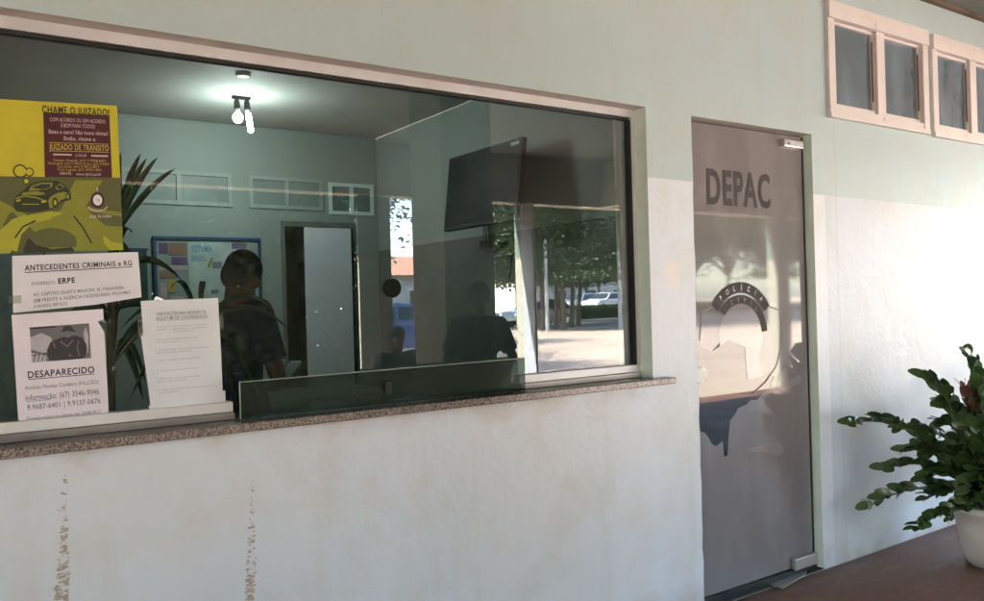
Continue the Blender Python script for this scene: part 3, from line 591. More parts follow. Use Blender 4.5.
# television
tc = Vector((3.50, 2.73, 2.25)); TV = empty('television', tc, 'black flat screen television on a bracket, high on the right inner wall', 'television')
ry = Matrix.Rotation(math.radians(7), 3, 'Y')
def rbox(mb, c, hx, hy, hz, R, off=(0, 0, 0), mi=0):
    vs = [Vector(c)+R@(Vector(off)+Vector((x*hx, y*hy, z*hz))) for z in (-1, 1) for y in (-1, 1) for x in (-1, 1)]
    return mb.add(vs, [(0, 2, 3, 1), (4, 5, 7, 6), (0, 1, 5, 4), (2, 6, 7, 3), (0, 4, 6, 2), (1, 3, 7, 5)], mi)
rbox(MB(), tc, .022, .50, .30, ry).build('casing', 'black', TV, .006)
rbox(MB(), tc, .002, .48, .278, ry, (-.0245, 0, .004)).build('screen', 'screen', TV)
rbox(MB(), tc, .05, .2, .14, ry, (.06, 0, 0)).build('rear_bulge', 'black', TV, .01)
MB().tube([tc+Vector((.08, 0, 0)), Vector((3.745, 2.73, 2.25))], .025).build('bracket', 'black', TV)
rbox(MB(), tc, .001, .05, .012, ry, (-.027, -.42, .262)).build('screen_glint', 'phone', TV)  # pale patch painted as a glint near the screen's top corner
MB().tube([tc+Vector((.03, -.02, -.3)), tc+Vector((.08, .05, -.42)), tc+Vector((.12, -.2, -.5)), tc+Vector((.1, -.12, -.9)), Vector((3.73, 2.5, 1.0))], .006, 8).build('cable', 'black', TV)
bx = MB().box(3.62, 3.74, 2.75, 2.98, 1.80, 1.86).build('receiver_box', 'black', None, .004); tag(bx, 'small black receiver box on the inner wall below the television', 'receiver'); bx['mount'] = 'wall'

# notice board on back wall
b0 = onY(153, 236, 4.97); b1 = onY(263, 326, 4.97)
NB = empty('notice_board', ((b0.x+b1.x)/2, 4.97, b1.z), 'blue framed notice board with a pale map and small cards on the back wall', 'notice board')
f = MB(); x0, x1, z0, z1 = b0.x, b1.x, b1.z, b0.z
for q_ in ((x0, x1, z1-.025, z1), (x0, x1, z0, z0+.025), (x0, x0+.025, z0+.025, z1-.025), (x1-.025, x1, z0+.025, z1-.025)): f.box(q_[0], q_[1], 4.965, 4.998, q_[2], q_[3])
f.build('frame', 'navy_paint', NB)
box('backing', 'board', NB, x0+.02, x1-.02, 4.985, 4.998, z0+.02, z1-.02)
def nb(name, mat, shapes, lay):
    for vs, fs in shapes: o = MB().add([(x0+u*(x1-x0), 4.984-.002*lay, z0+v*(z1-z0)) for u, v in vs], fs).build(name, mat, NB)
    return o
nb('map', plain('pale map paper', (.45, .55, .52), .8, .15, 9), [R_(.31, .72, .08, .95)], 1)
nb('map_title', 'sky_blue', [fit_text('SISTEMA', .34, .53, .84, .91, .03), fit_text('BRASIL', .34, .47, .74, .80, .02)], 2)
nb('card', 'rose', [R_(.14, .3, .80, .93), R_(.05, .2, .55, .62)], 2); nb('card', 'purple', [R_(.05, .13, .82, .93), R_(.16, .3, .70, .78), R_(.72, .86, .88, .94)], 2)
nb('card', 'ink_grey', [R_(.53, .62, .66, .73), R_(.51, .58, .38, .42), R_(.15, .22, .12, .18)], 3); nb('card', 'gold', [R_(.12, .19, .40, .53), R_(.81, .90, .78, .88)], 2)
nb('card', 'pink', [R_(.05, .30, .64, .69), R_(.05, .11, .12, .50), R_(.14, .27, .22, .36), R_(.73, .93, .70, .76)], 2); nb('card', 'paper', [R_(.73, .79, .78, .87)], 2); nb('card', 'olive_mid', [poly(band([(.49, .67), (.53, .77)], .02))], 3)
c0 = onY(121, 248, 4.97); c1 = onY(149, 300, 4.97)
sb = empty('notice_board', (c0.x, 4.97, c1.z), 'small dark green board left of the blue framed board', 'notice board'); box('backing', plain('dark green board', (.03, .07, .06), .6), sb, c0.x, c1.x-.005, 4.975, 4.998, c1.z, c0.z, bevel=.002)
box('frame', 'navy_paint', sb, c0.x-.01, c1.x+.005, 4.97, 4.974, c0.z-.02, c0.z)

# low table inside
T = empty('table', (2.0, 2.4, 0), 'plain pale green table inside the room, right of the man', 'table')
tz = onY(290, 398, 2.2).z; ta = onY(262, 398, 2.2).x; tb = onY(312, 398, 2.2).x
MB().box(ta, tb+.5, 2.1, 2.75, tz-.03, tz).build('tabletop', plain('pale green laminate', (.35, .42, .38), .5), T, .004)
for x_ in (ta+.03, tb+.44):
    for y_ in (2.14, 2.68): MB().box(x_, x_+.035, y_, y_+.035, 0, tz-.031).build('leg', 'alu_grey', T)

# ------------------------------------------------------------------ people
def capsule(mb, a, b, ra, rb, n=14):
    a, b = Vector(a), Vector(b); d = (b-a); L_ = d.length; d = d/L_ if L_ > 1e-6 else Vector((0, 0, 1)); pts = []; rs = []
    for k in range(5): t_ = math.pi/2*k/5; pts.append(a-d*ra*math.cos(t_)); rs.append(max(.0006, ra*math.sin(t_)))
    pts.append(a); rs.append(ra); pts.append(b); rs.append(rb)
    for k in range(1, 6): t_ = math.pi/2*k/5; pts.append(b+d*rb*math.sin(t_)); rs.append(max(.0006, rb*math.cos(t_)))
    mb.tube(pts, rs, n)
def cone(mb, a, b, ra, rb, n=18): mb.tube([a, b], [ra, rb], n)
def merged(mb, name, mat, parent, vox, smooth=4):
    me = bpy.data.meshes.new(name); me.from_pydata(mb.v, [], mb.f); o = bpy.data.objects.new(name, me); COL.objects.link(o)
    r = o.modifiers.new('r', 'REMESH'); r.mode = 'VOXEL'; r.voxel_size = vox; r.use_smooth_shade = True
    s = o.modifiers.new('s', 'SMOOTH'); s.iterations = smooth; s.factor = .5
    bpy.context.view_layer.update()
    me2 = bpy.data.meshes.new_from_object(o.evaluated_get(bpy.context.evaluated_depsgraph_get())); me2.name = name
    bpy.data.objects.remove(o); bpy.data.meshes.remove(me)
    me2.polygons.foreach_set('use_smooth', [True]*len(me2.polygons)); return link(name, me2, mat, parent)
def person(name_label, base, yaw, pose, shirt, trousers, vox=.009, s=1.0, seated=False):
    """pose gives joints in the body's own frame: x right, y forward, z up"""
    P = empty('person', base, name_label, 'person'); R = Matrix.Rotation(yaw, 3, 'Z'); O = Vector(base)
    g = lambda v: O + R @ (Vector(v)*s)
    J = {k: g(v) for k, v in pose.items() if isinstance(v, tuple)}
    fw = R @ Vector((0, 1, 0)); rt = R @ Vector((1, 0, 0)); nod = pose.get('nod', 0.); turn = pose.get('turn', 0.)
    HR = R @ Matrix.Rotation(turn, 3, 'Z') @ Matrix.Rotation(-nod, 3, 'X')
    b = MB(); hd = J['head']
    H_ = lambda v: hd + HR @ (Vector(v)*s)
    b.ellip(H_((0, -.01, .03)), (.076*s, .095*s, .098*s), HR, 24); b.ellip(H_((0, .025, -.045)), (.058*s, .068*s, .075*s), HR, 20)
    capsule(b, H_((0, .09, .01)), H_((0, .108, -.022)), .010*s, .015*s); capsule(b, H_((-.025, .088, -.062)), H_((.025, .088, -.062)), .009*s, .009*s)
    capsule(b, H_((0, .07, -.105)), H_((0, .075, -.10)), .02*s, .02*s); capsule(b, H_((-.04, .078, .035)), H_((.04, .078, .035)), .011*s, .011*s)
    for k in (-1, 1):
        b.ellip(H_((.077*k, -.005, -.01)), (.012*s, .022*s, .034*s), HR @ Matrix.Rotation(.25*k, 3, 'Z'), 12); b.ellip(H_((.03*k, .077, .012)), (.014*s, .012*s, .009*s), HR, 10)
    capsule(b, J['neck'], H_((0, -.01, -.05)), .056*s, .052*s)
    capsule(b, J['chest']-rt*.07*s, J['chest']+rt*.07*s, .115*s, .115*s); capsule(b, J['pelvis']-rt*.06*s, J['pelvis']+rt*.06*s, .105*s, .105*s); capsule(b, J['chest'], J['pelvis'], .125*s, .115*s)
    capsule(b, J['neck']-Vector((0, 0, .03*s)), J['chest'], .06*s, .11*s)
    for k in 'LR':
        sh, el, wr = J['sh'+k], J['el'+k], J['wr'+k]; hp, kn, an = J['hip'+k], J['kn'+k], J['an'+k]; dirs = (wr-el).normalized()
        capsule(b, J['neck']-Vector((0, 0, .07*s)), sh, .055*s, .058*s); capsule(b, sh, el, .052*s, .040*s); capsule(b, el, wr, .038*s, .026*s)
        capsule(b, hp, kn, .085*s, .056*s); capsule(b, kn, an, .054*s, .036*s); toe = an+fw*.15*s; toe.z = O.z+.03*s; heel = an.copy(); heel.z = O.z+.04*s; capsule(b, heel, toe, .04*s, .032*s)
        # hand: palm, four fingers, thumb
        side = 1 if k == 'R' else -1; nrm = pose.get('palm', (0, 0, 1)); nrm = (R @ Vector(nrm)).normalized(); pd = dirs; lat = pd.cross(nrm).normalized(); nrm = lat.cross(pd).normalized()
        hold = k in pose.get('hold', '') if isinstance(pose.get('hold', ''), str) else False
        pc = wr+pd*.045*s; capsule(b, wr, wr+pd*.02*s, .024*s, .026*s)
        for q_ in (-.026, -.009, .009, .026): capsule(b, wr+pd*.02*s+lat*q_*.7*s, wr+pd*.085*s+lat*q_*s, .014*s, .0125*s, 8)
        cur = 1.0 if hold else .45
        for q_, ln in ((-.03, .062), (-.010, .075), (.010, .080), (.030, .070)):
            a0 = wr+pd*.09*s+lat*q_*s; d1 = (pd*math.cos(cur*.4)+nrm*math.sin(cur*.4)); a1 = a0+d1*ln*.45*s; d2 = (pd*math.cos(cur*1.3)+nrm*math.sin(cur*1.3)); a2 = a1+d2*ln*.33*s; d3 = pd*math.cos(cur*2.2)+nrm*math.sin(cur*2.2); a3 = a2+d3*ln*.25*s
            capsule(b, a0, a1, .0095*s, .009*s, 8); capsule(b, a1, a2, .009*s, .0085*s, 8); capsule(b, a2, a3, .0085*s, .0075*s, 8)
        a0 = wr+pd*.03*s+lat*side*-.03*s; a1 = a0+(pd*.7-lat*side*.6+nrm*.3).normalized()*.04*s; a2 = a1+(pd*.9+nrm*.5).normalized()*.03*s
        capsule(b, a0, a1, .013*s, .011*s, 8); capsule(b, a1, a2, .0105*s, .009*s, 8)
    merged(b, 'body', 'skin', P, vox)
    # shirt
    c = MB(); capsule(c, J['chest']-rt*.075*s, J['chest']+rt*.075*s, .132*s, .132*s); capsule(c, J['chest'], J['pelvis']+Vector((0, 0, .0)), .145*s, .132*s); capsule(c, J['pelvis']-rt*.06*s, J['pelvis']+rt*.06*s, .124*s, .124*s)
    capsule(c, J['neck']-Vector((0, 0, .045*s)), J['chest'], .068*s, .12*s)
    for k in 'LR':
        sh, el = J['sh'+k], J['el'+k]; capsule(c, J['neck']-Vector((0, 0, .075*s)), sh, .064*s, .070*s); cone(c, sh, sh.lerp(el, .80), .070*s, .066*s)
    merged(c, 'shirt', shirt, P, vox, 3)
    c = MB(); capsule(c, J['pelvis']-rt*.055*s-Vector((0, 0, .05*s)), J['pelvis']+rt*.055*s-Vector((0, 0, .05*s)), .118*s, .118*s)
    for k in 'LR': capsule(c, J['hip'+k], J['kn'+k], .10*s, .074*s); cone(c, J['kn'+k], J['kn'+k].lerp(J['an'+k], .97), .074*s, .062*s)
    merged(c, 'trousers', trousers, P, vox, 3)
    for k in 'LR':
        an = J['an'+k]; sh_ = MB(); toe = an+fw*.16*s; toe.z = O.z+.038*s; heel = an-fw*.03*s; heel.z = O.z+.045*s; capsule(sh_, heel, toe, .047*s, .04*s); sh_.build('shoe', 'shoe', P)
    # hair
    hb = MB(); vs = []
    hb.ellip(H_((0, -.018, .045)), (.083*s, .098*s, .095*s), HR, 22); hb.ellip(H_((0, -.045, .0)), (.074*s, .068*s, .085*s), HR, 18)
    if pose.get('fringe'): hb.ellip(H_((0, .03, .085)), (.075*s, .07*s, .045*s), HR, 16); hb.ellip(H_((.05, .0, .04)), (.045*s, .075*s, .07*s), HR, 14); hb.ellip(H_((-.05, .0, .04)), (.045*s, .075*s, .07*s), HR, 14)
    merged(hb, 'hair', 'hair', P, .007, 3)
    return P, J
stand = lambda **k: dict(dict(pelvis=(0, 0, .93), chest=(0, 0, 1.24), neck=(0, 0, 1.44), head=(0, .03, 1.57), shL=(-.165, 0, 1.355), shR=(.165, 0, 1.355), elL=(-.23, -.03, 1.09), elR=(.23, -.03, 1.09), wrL=(-.22, .1, .86), wrR=(.22, .1, .86),
    hipL=(-.09, 0, .9), hipR=(.09, 0, .9), knL=(-.10, .02, .48), knR=(.10, .02, .48), anL=(-.10, -.02, .08), anR=(.10, -.02, .08)), **k)
# man inside looking down at a phone: head turned away to the right
mb_ = onY(247, 420, 1.35)
ph = onY(289, 371, 1.62)
yaw_m = math.radians(-62)     # forward vector points to +x and a little into the room
Rm = Matrix.Rotation(-yaw_m, 3, 'Z'); base_m = Vector((mb_.x-.06, 1.35, 0))
phl = Rm @ (ph-base_m)
pose = stand(head=(.0, .075, 1.515), neck=(0, .03, 1.40), nod=.62, turn=math.radians(4), elR=(.25, .02, 1.08), elL=(-.23, .06, 1.08), wrR=(phl.x+.07, phl.y-.13, phl.z-.045), wrL=(phl.x-.09, phl.y-.15, phl.z-.06), hold='LR', palm=(0, -.1, 1))
man, J = person('man in dark navy shirt standing inside behind the glass, looking down at a phone', base_m, yaw_m, pose, 'navy', 'jeans', .0085)
pm = MB(); Rp = Matrix.Rotation(yaw_m, 3, 'Z') @ Matrix.Rotation(math.radians(38), 3, 'X'); rbox(pm, ph+Vector((0, 0, .0)), .036, .072, .004, Rp)
pho = pm.build('mobile_phone', 'phone', None, .002); tag(pho, 'pale mobile phone held by the man inside', 'phone')
er = MB().ellip(J['head'] + (Matrix.Rotation(yaw_m, 3, 'Z') @ Vector((-.0, 0, 0))) + Vector((-.045, -.083, -.035)), (.006, .006, .006)); er.build('ear_stud', 'steel', man)
# man on the porch, seen mirrored in the glass
p1 = mir(474, 300, -2.33)
pose = stand(nod=.30, turn=.25, fringe=1, wrL=(-.16, .24, .98), wrR=(.16, .24, .98), elL=(-.27, .0, 1.08), elR=(.27, .0, 1.08), palm=(0, 0, 1))
person('man in navy t-shirt with dark fringe on the porch, mirrored in the window', Vector((p1.x+.02, -2.3, 0)), math.radians(25), pose, 'navy', 'jeans', .011, .895)
# seated man on a bench by the outer column
p2 = mir(397, 333, -4.55)
sb_ = Vector((p2.x, -4.62, 0))
pose = dict(pelvis=(0, -.02, .42), chest=(0, .05, .72), neck=(0, .08, .91), head=(0, .12, 1.03), shL=(-.18, .07, .86), shR=(.18, .07, .86), elL=(-.25, .14, .6), elR=(.25, .14, .6), wrL=(-.12, .36, .52), wrR=(.12, .36, .52), hipL=(-.09, .03, .42), hipR=(.09, .03, .42), knL=(-.13, .42, .44), knR=(.13, .42, .44), anL=(-.13, .40, .08), anR=(.13, .40, .08), nod=.2, palm=(0, 0, -1))
person('man in brown shirt seated on a low bench at the porch edge', sb_, math.radians(10), pose, 'brown_cloth', 'jeans', .011, 1.0)
bn = empty('bench', (p2.x, -4.66, 0), 'low concrete bench at the porch edge under the seated man', 'bench'); box('seat', 'kerb', bn, p2.x-.5, p2.x+.5, -4.85, -4.5, .27, .335, bevel=.008)
for dx in (-.4, .3): box('leg', 'kerb', bn, p2.x+dx, p2.x+dx+.1, -4.8, -4.55, 0, .269)

# ------------------------------------------------------------------ plants
def frond(root, tip, lift, n, ll, mat_i=0, seed=0, droop=.0):
    rnd = random.Random(seed); a = Vector(root); b = Vector(tip); c = a.lerp(b, .42)+Vector((0, 0, lift)); mb = MB(); K = 16
    P_ = lambda t_: a*(1-t_)**2+c*2*t_*(1-t_)+b*t_*t_
    pts = [P_(i/K) for i in range(K+1)]; mb.tube(pts, [.0085*(1-.75*i/K) for i in range(K+1)], 8, 1)
    for i in range(n):
        for sd in (-1, 1):
            t_ = .20+.80*(i+.25*(sd > 0)+rnd.uniform(-.1, .1))/n
            if t_ > 1: continue
            p_ = P_(t_); tg = (P_(min(1, t_+.03))-P_(t_-.03)).normalized(); sd_v = tg.cross(Vector((0, 0, 1))); sd_v = sd_v.normalized() if sd_v.length > .1 else Vector((1, 0, 0)); nn = sd_v.cross(tg).normalized()
            d = (sd_v*sd*.85+tg*(.55+.5*t_)+nn*rnd.uniform(.0, .55)).normalized(); L_ = ll*(1-.35*abs(t_-.5))*rnd.uniform(.82, 1.12); wv = (tg-d*tg.dot(d)).normalized(); up_ = d.cross(wv).normalized()*sd
            tw = rnd.uniform(-1.25, 1.25); wv, up_ = wv*math.cos(tw)+up_*math.sin(tw), up_*math.cos(tw)-wv*math.sin(tw)
            rows = [(0, .04), (.12, .30), (.3, .47), (.5, .5), (.7, .44), (.88, .30), (1, .08)]; vs = []
            for f_, w_ in rows:
                q_ = p_+d*L_*f_+up_*(L_*.07*math.sin(f_*2.6)-L_*.08*f_*f_); W_ = L_*.60*w_
                vs += [q_+wv*W_+up_*W_*.18, q_, q_-wv*W_+up_*W_*.18]
            fs = []
            for k in range(len(rows)-1):
                for m_ in (0, 1): fs.append((k*3+m_, k*3+m_+1, k*3+m_+4, k*3+m_+3))
            mb.add(vs, fs, mat_i, True)
    return mb
pc = Vector((4.36, -.48, 0))
ZP = empty('potted_plant', pc, 'large glossy green plant with arching leafy fronds in a white pot, right of the door', 'potted plant')
MB().lathe(pc, [(.001, .0), (.125, 0), (.15, .04), (.175, .20), (.19, .265), (.205, .27), (.205, .30), (.185, .30), (.18, .262), (.001, .262)], 40).build('pot', 'pot', ZP)
MB().lathe(pc+Vector((0, 0, .262)), [(.178, .003), (.1, .012), (.001, .016)], 24).build('soil', 'soil', ZP)
def pt_at(x, y, Y): return onY(x, y, Y)
tips = [((846, 424), -.10, .34, 13, .075), ((866, 508), -.13, .20, 12, .072), ((924, 377), -.50, .34, 10, .080), ((967, 356), -.42, .36, 11, .080), ((905, 452), -.2, .26, 12, .075), ((882, 470), -.13, .24, 12, .07),
        ((922, 480), -.86, .2, 10, .07), ((940, 425), -.7, .3, 12, .075), ((957, 450), -.85, .28, 11, .075), ((985, 400), -.55, .34, 11, .08), ((1010, 430), -.6, .3, 11, .075), ((978, 470), -.95, .25, 11, .07), ((1040, 470), -.5, .3, 11, .075),
        ((950, 520), -.9, .14, 9, .065), ((1000, 380), -.2, .3, 11, .075), ((925, 500), -.70, .18, 10, .07), ((965, 500), -1.0, .16, 9, .065), ((896, 430), -.1, .3, 12, .07), ((940, 405), -.3, .36, 12, .075), ((912, 530), -.8, .10, 9, .065),
        ((1060, 420), -.3, .3, 10, .07), ((990, 510), -.95, .14, 9, .065), ((930, 455), -.5, .28, 12, .075), ((970, 425), -.75, .3, 12, .075)]
rnd0 = random.Random(11)
for i, (px, Y, lift, n, ll) in enumerate(tips):
    Y = max(Y, -.30 if px[0] < 960 else -.45); tp = pt_at(px[0], px[1], Y); a_ = random.uniform(0, 6.28); r_ = random.uniform(.02, .1)
    o = frond(pc+Vector((math.cos(a_)*r_, math.sin(a_)*r_, .268)), tp, lift, n+4, ll*1.32, 0, i).build('frond', ['zz', 'zzstem'], ZP)
for i in range(62):
    a_ = rnd0.uniform(-3.3, .4); r_ = rnd0.uniform(.12, .44); tp = pc+Vector((max(-.2, math.cos(a_)*r_), max(-.12, math.sin(a_)*r_*.8), rnd0.uniform(.36, .74)))
    frond(pc+Vector((math.cos(a_)*.05, math.sin(a_)*.05, .268)), tp, .16, 10, .10, 0, 200+i).build('frond', ['zz', 'zzstem'], ZP)
for i, (px, Y) in enumerate((((960, 392), -.36), ((972, 394), -.40))):
    frond(pc+Vector((.03*i, .05, .268)), pt_at(px[0], px[1]-6, Y), .24, 12, .085, 0, 90+i).build('old_frond', ['zz_old', 'zzstem'], ZP)
# blade leaved plant inside behind the papers
def blade(mb, a, b, sag, w_, mi=0):
    a, b = Vector(a), Vector(b); K = 9; d = (b-a).normalized(); sd = d.cross(Vector((0, -1, .2))).normalized(); vs = []
    for i in range(K+1):
        t_ = i/K; p_ = a.lerp(b, t_)+Vector((0, 0, sag*4*t_*(1-t_))); ww = w_*math.sin(math.pi*min(1, .12+t_*.88))**.6; vs += [p_+sd*ww/2, p_+Vector((0, ww*.3, 0)), p_-sd*ww/2]
    mb.add(vs, [(k*3+m_, k*3+m_+1, k*3+m_+4, k*3+m_+3) for k in range(K) for m_ in (0, 1)], mi, True)
IB = onZ(118, 590, 0); ibx = onY(112, 300, .62).x
IP = empty('potted_plant', (ibx, .62, 0), 'tall plant with long narrow blade leaves inside, behind the taped papers', 'potted plant')
MB().lathe((ibx, .62, 0), [(.001, 0), (.13, 0), (.17, .28), (.18, .30), (.16, .30), (.15, .27), (.001, .27)], 28).build('pot', 'clay', IP)
st = MB(); cr1 = onY(112, 240, .62); cr2 = onY(200, 330, .55)
st.tube([(ibx, .62, .27), (ibx-.02, .63, .8), cr1], [.022, .018, .012]); st.tube([(ibx+.02, .6, .27), (ibx+.1, .58, .7), cr2], [.02, .016, .01]); st.build('stem', 'bark', IP)
rnd = random.Random(4)
spec = [(cr1, (121, 152), .62), (cr1, (141, 153), .62), (cr1, (147, 158), .6), (cr1, (158, 157), .58), (cr1, (176, 168), .6), (cr1, (100, 150), .7), (cr1, (80, 170), .7), (cr1, (60, 210), .6), (cr1, (40, 260), .5), (cr1, (150, 330), .5),
        (cr2, (276, 312), .42), (cr2, (292, 333), .42), (cr2, (262, 405), .38), (cr2, (120, 330), .5), (cr2, (110, 370), .45), (cr2, (130, 400), .4), (cr2, (240, 418), .35), (cr2, (170, 290), .6), (cr2, (205, 290), .5)]
for i, (c_, px, Y) in enumerate(spec):
    m_ = MB(); a_ = c_.copy(); blade(m_, a_, onY(px[0], px[1], Y), .03 if px[1] < 250 else .09, .022 if i < 10 else .020); m_.build('blade_leaf', 'blade', IP)
for i in range(16):
    c_ = cr1; m_ = MB(); an = rnd.uniform(0, 6.28); r_ = rnd.uniform(.18, .36); c2 = c_-Vector((0, 0, rnd.uniform(.0, .45)))
    tp_ = c2+Vector((math.cos(an)*r_*.8, abs(math.sin(an))*r_*.8-.1, rnd.uniform(-.22, .15))); tp_.y = max(tp_.y, .3)
    blade(m_, c2, tp_, .07, .026); m_.build('blade_leaf', 'blade', IP)

# ================================================================== THE YARD (seen mirrored)
def tree_mesh(seed, h, rad, bottom, nleaf, leaf=.10):
    rnd = random.Random(seed); tr = MB(); lean = Vector((rnd.uniform(-.3, .3), rnd.uniform(-.3, .3), 0)); fork = bottom*.95
    tr.tube([(0, 0, 0), lean*.3+Vector((0, 0, fork*.5)), lean*.7+Vector((0, 0, fork))], [.12, .09, .08], 10)
    tops = []
    for k in range(7):
        a = 2*math.pi*k/7+rnd.uniform(-.3, .3); r_ = rad*rnd.uniform(.35, .75); s0 = lean*.7+Vector((0, 0, fork)); e = Vector((math.cos(a)*r_, math.sin(a)*r_, bottom+(h-bottom)*rnd.uniform(.3, .8)))
        tr.tube([s0, s0.lerp(e, .5)+Vector((0, 0, .3)), e], [.09, .06, .02], 7); tops.append(e)
    cr = MB(); vs = []; fs = []
    clumps = [e+Vector((rnd.uniform(-.5, .5), rnd.uniform(-.5, .5), rnd.uniform(-.4, .4))) for e in tops]+[Vector((rnd.uniform(-1, 1)*rad*.8, rnd.uniform(-1, 1)*rad*.8, bottom+(h-bottom)*rnd.random())) for _ in range(16)]
    for i in range(nleaf):
        c_ = clumps[rnd.randrange(len(clumps))]; v = Vector((rnd.gauss(0, 1), rnd.gauss(0, 1), rnd.gauss(0, .7)))*rad*.24; p_ = c_+v
        if p_.z < bottom-.3: p_.z = bottom-.3+rnd.random()*.4
        a = Vector((rnd.uniform(-1, 1), rnd.uniform(-1, 1), rnd.uniform(-.6, .6))).normalized(); b = a.orthogonal().normalized(); s_ = leaf*rnd.uniform(.6, 1.3); n_ = len(vs)
        vs += [p_-a*s_, p_+b*s_*.45, p_+a*s_, p_-b*s_*.45]; fs.append((n_, n_+1, n_+2, n_+3))
    cr.add(vs, fs); return tr, cr
protos = []
for i, (h, rad, bot, n, m_) in enumerate(((8.5, 3.4, 2.3, 23000, 'leafA'), (7.2, 3.0, 2.0, 20000, 'leafA'), (6.2, 2.8, 1.9, 17000, 'leafB'))):
    tr, cr = tree_mesh(i+1, h, rad, bot, n); a = tr.build('trunk', 'bark'); b = cr.build('crown', m_); protos.append((a.data, b.data)); bpy.data.objects.remove(a); bpy.data.objects.remove(b)
def tree(k, x, y, rz, sc, label, group=None, z=-.1):
    o = empty('shade_tree', (x, y, z), label, 'tree', group); o.rotation_euler.z = rz; o.scale = (sc, sc, sc)
    for nm, me in zip(('trunk', 'crown'), protos[k]):
        c_ = bpy.data.objects.new(nm, me); COL.objects.link(c_); c_.parent = o
    return o
far = [(543, -29.5, 0, 1.15), (556, -30.5, 1, 1.2), (564, -28.5, 0, 1.25), (571, -31, 2, 1.35), (578, -33, 1, 1.35), (633, -29, 1, 1.35), (655, -30, 0, 1.2), (690, -29.5, 0, 1.1), (526, -30, 1, 1.1), (725, -30, 0, 1.2), (770, -31, 1, 1.2), (602, -55, 0, 1.3), (590, -54, 1, 1.2)]
for i, (px, Y, k, sc) in enumerate(far):
    p_ = mir(px, 310, Y); tree(k, p_.x, Y, i*1.3, sc, 'leafy shade tree in the row along the far road, mirrored in the window', 'shade trees along the far road')
near = [(-3.5, -13.5, 0, .95), (-7.5, -14.5, 1, 1.1), (.2, -14, 1, 1.05), (3.6, -14.5, 0, 1.0), (-1.5, -17, 0, 1.2), (6.4, -19, 1, 1.1), (-6, -20, 0, 1.2), (2.5, -20.5, 1, 1.2), (-12, -14, 0, 1.1), (9.5, -24, 0, 1.1), (-13, -19, 1, 1.2), (12, -31, 2, 1.1)]
for i, (x, y, k, sc) in enumerate(near): tree(k, x, y, i*2.1, sc, 'broad shade tree close to the porch side of the yard', 'shade trees near the porch')
def shrub(x0, x1, y0, y1, z0, z1, n, seed):
    rnd = random.Random(seed); vs = []; fs = []
    for i in range(n):
        p_ = Vector((rnd.uniform(x0, x1), rnd.uniform(y0, y1), z0+(z1-z0)*rnd.random()**.7)); a = Vector((rnd.uniform(-1, 1), rnd.uniform(-1, 1), rnd.uniform(-1, 1))).normalized(); b = a.orthogonal().normalized(); s_ = rnd.uniform(.06, .14); n_ = len(vs)
        vs += [p_-a*s_, p_+b*s_*.5, p_+a*s_, p_-b*s_*.5]; fs.append((n_, n_+1, n_+2, n_+3))
    return MB().add(vs, fs)
# added shrubs that keep sunlit ground out of the window's reflection
xr_ = mir(360, 300, -7.6).x
for i, (xa, wd_, hh) in enumerate(((-9.5, 3.2, 3.3), (-6.2, 3.1, 3.5), (-3.0, 2.6, 3.2), (-.5, 2.5, 3.4), (1.9, xr_-1.9, 3.3))):
    nn = 11000; rnd = random.Random(50+i); vs = []; fs = []
    for k in range(nn):
        th = rnd.uniform(0, 6.28); ra = rnd.random()**.5; zz = rnd.random(); pr = (1-.22*zz**3)
        p_ = Vector((xa+wd_/2+math.cos(th)*ra*wd_*.55*pr, -7.7+math.sin(th)*ra*.6*pr, -.1+zz*hh+rnd.gauss(0, .1))); a = Vector((rnd.uniform(-1, 1), rnd.uniform(-1, 1), rnd.uniform(-1, 1))).normalized(); b = a.orthogonal().normalized(); s_ = rnd.uniform(.05, .13); n_ = len(vs)
        vs += [p_-a*s_, p_+b*s_*.5, p_+a*s_, p_-b*s_*.5]; fs.append((n_, n_+1, n_+2, n_+3))
    e_ = empty('screening_shrub', (xa+wd_/2, -7.7, -.1), 'added dense dark shrub outside the porch, hiding sunlit ground from the mirroring glass', 'shrub', 'added screening shrubs beside the porch')
    MB().add(vs, fs).build('foliage', 'hedge', e_)
    m_ = MB()
    for k in range(5): m_.tube([(xa+wd_/2+.1*k-.2, -7.7, -.1), (xa+wd_/2+(k-2)*.3, -7.7+.1*(k % 2), hh*.75)], [.03, .012], 6)
    m_.build('stems', 'bark', e_)
ha = mir(552, 310, -38.9).x; hb_ = mir(640, 310, -38.9).x
o = shrub(ha, hb_+16, -39.6, -38.6, -.1, .95, 16000, 3); o.box(ha, hb_+16, -39.45, -38.8, -.1, .8); o = o.build('hedge', 'hedge'); tag(o, 'long clipped dark hedge between the road and the parked cars', 'hedge')
for px, Y, h, lab in ((547, -27.5, 4.2, 'slim pale post left of the tree trunks beyond the yard'), (620, -27.0, 5.5, 'tall pale post in front of the white parked car')):
    p_ = mir(px, 310, Y); o = MB().tube([(p_.x, Y, -.1), (p_.x, Y, h)], .09, 12).build('post', 'pole'); tag(o, lab, 'post')
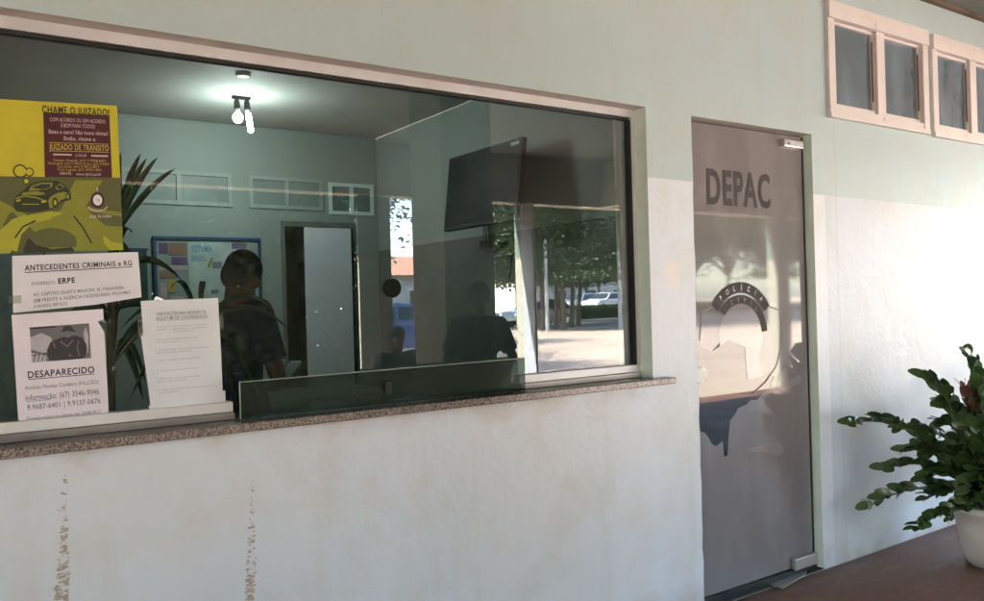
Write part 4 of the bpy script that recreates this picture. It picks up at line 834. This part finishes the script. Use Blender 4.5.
# cars
def car(x, y, z, rz, paint, label, group='cars parked across the yard'):
    root = empty('parked_car', (0, 0, 0), label, 'car', group)
    prof = [(-2.15, .35), (-2.2, .6), (-2.12, .92), (-1.75, 1.0), (-1.35, 1.42), (-.4, 1.5), (.45, 1.44), (1.1, 1.0), (1.9, .88), (2.15, .7), (2.18, .38), (1.9, .25), (-1.9, .25)]
    b = MB(); n = len(prof)
    for sgn in (-1, 1): pass
    w_ = lambda z_: .86 if z_ < 1.02 else .86-.42*(z_-1.02)
    vs = [(x_, -w_(z_), z_) for x_, z_ in prof]+[(x_, w_(z_), z_) for x_, z_ in prof]
    tris = tessellate_polygon([[Vector((x_, z_, 0)) for x_, z_ in prof]])
    b.add(vs, [(i, (i+1) % n, (i+1) % n+n, i+n) for i in range(n)]+[tuple(t_) for t_ in tris]+[(t_[2]+n, t_[1]+n, t_[0]+n) for t_ in tris]); b.build('body', paint, root, .03)
    for s_ in (-1, 1):
        g_ = MB()
        for pts in ([(-1.5, 1.03), (-1.22, 1.36), (-.45, 1.42), (-.45, 1.03)], [(-.38, 1.03), (-.38, 1.42), (.38, 1.37), (.92, 1.03)]): g_.add([(x_, s_*(w_(z_)+.008), z_) for x_, z_ in pts], [(0, 1, 2, 3)])
        g_.build('side_window', 'carglass', root)
    MB().add([(.52, -.66, 1.40), (.52, .66, 1.40), (1.06, .8, 1.03), (1.06, -.8, 1.03)], [(0, 1, 2, 3)]).build('windscreen', 'carglass', root).location = (.03, 0, .03)
    MB().add([(-1.42, -.66, 1.38), (-1.42, .66, 1.38), (-1.78, .78, 1.03), (-1.78, -.78, 1.03)], [(0, 1, 2, 3)]).build('rear_window', 'carglass', root).location = (-.03, 0, .02)
    for sx_ in (-1.35, 1.38):
        for s_ in (-1, 1):
            wv = MB().tube([(sx_, s_*.72, .33), (sx_, s_*.90, .33)], .33, 20, sm=False).build('wheel', 'tyre', root); MB().tube([(sx_, s_*.895, .33), (sx_, s_*.915, .33)], .2, 14, sm=False).build('rim', 'steel', wv)
    for s_ in (-1, 1): MB().box(2.1, 2.18, s_*.7-.13, s_*.7+.13, .66, .78).build('headlight', 'lens', root, .01)
    root.location = (x, y, z); root.rotation_euler.z = rz; return root
M['car_white'] = plain('white car paint', (.78, .78, .78), .2, .02, 2, 0, .5, 0, 1.); M['car_dark'] = plain('dark car paint', (.03, .035, .04), .2, .02, 2, 0, .5, 0, 1.)
M['car_blue'] = plain('blue car paint', (.04, .08, .22), .2, .02, 2, 0, .5, 0, 1.); M['car_silver'] = plain('silver car paint', (.45, .46, .48), .25, .02, 2, .4, .5, 0, 1.)
def cx(px, Y): return mir(px, 300, Y).x
car(cx(607, -43.5), -43.5, .35, math.radians(172), 'car_white', 'white parked car seen between the post and the hedge')
car(cx(580, -46), -46, .35, math.radians(165), 'car_silver', 'silver parked car left of the white car')
car(cx(650, -44), -44, .35, math.radians(180), 'car_dark', 'dark parked car right of the white car')
car(cx(538, -34.5), -34.5, -.085, math.radians(178), 'car_dark', 'dark car on the far road left of the hedge')
car(cx(402, -19), -19, -.1, math.radians(10), 'car_blue', 'blue car in the yard, seen in the slim gap between porch columns')
# pale houses behind the car park
for px, Y, w_, h, lab in ((600, -62, 22, 4.5, 'long pale house beyond the car park'), (404, -48, 9, 3.4, 'small pale house with a tiled roof beyond the yard')):
    x = cx(px, Y); hs = empty('house', (x, Y, 0), lab, 'house')
    MB().box(x-w_/2, x+w_/2, Y-6, Y, -.1, h).build('wall', 'house', hs)
    MB().add([(x-w_/2-.5, Y+.6, h), (x+w_/2+.5, Y+.6, h), (x+w_/2+.5, Y-6.6, h), (x-w_/2-.5, Y-6.6, h), (x-w_/2+1, Y-3, h+1.5), (x+w_/2-1, Y-3, h+1.5)], [(0, 1, 5, 4), (2, 3, 4, 5), (1, 2, 5), (3, 0, 4), (3, 2, 1, 0)]).build('roof', 'tile', hs)
    for k in range(int(w_//4)): MB().box(x-w_/2+1+k*4, x-w_/2+2.4+k*4, Y+.001, Y+.03, 1.1, 2.3).build('window', 'carglass', hs)
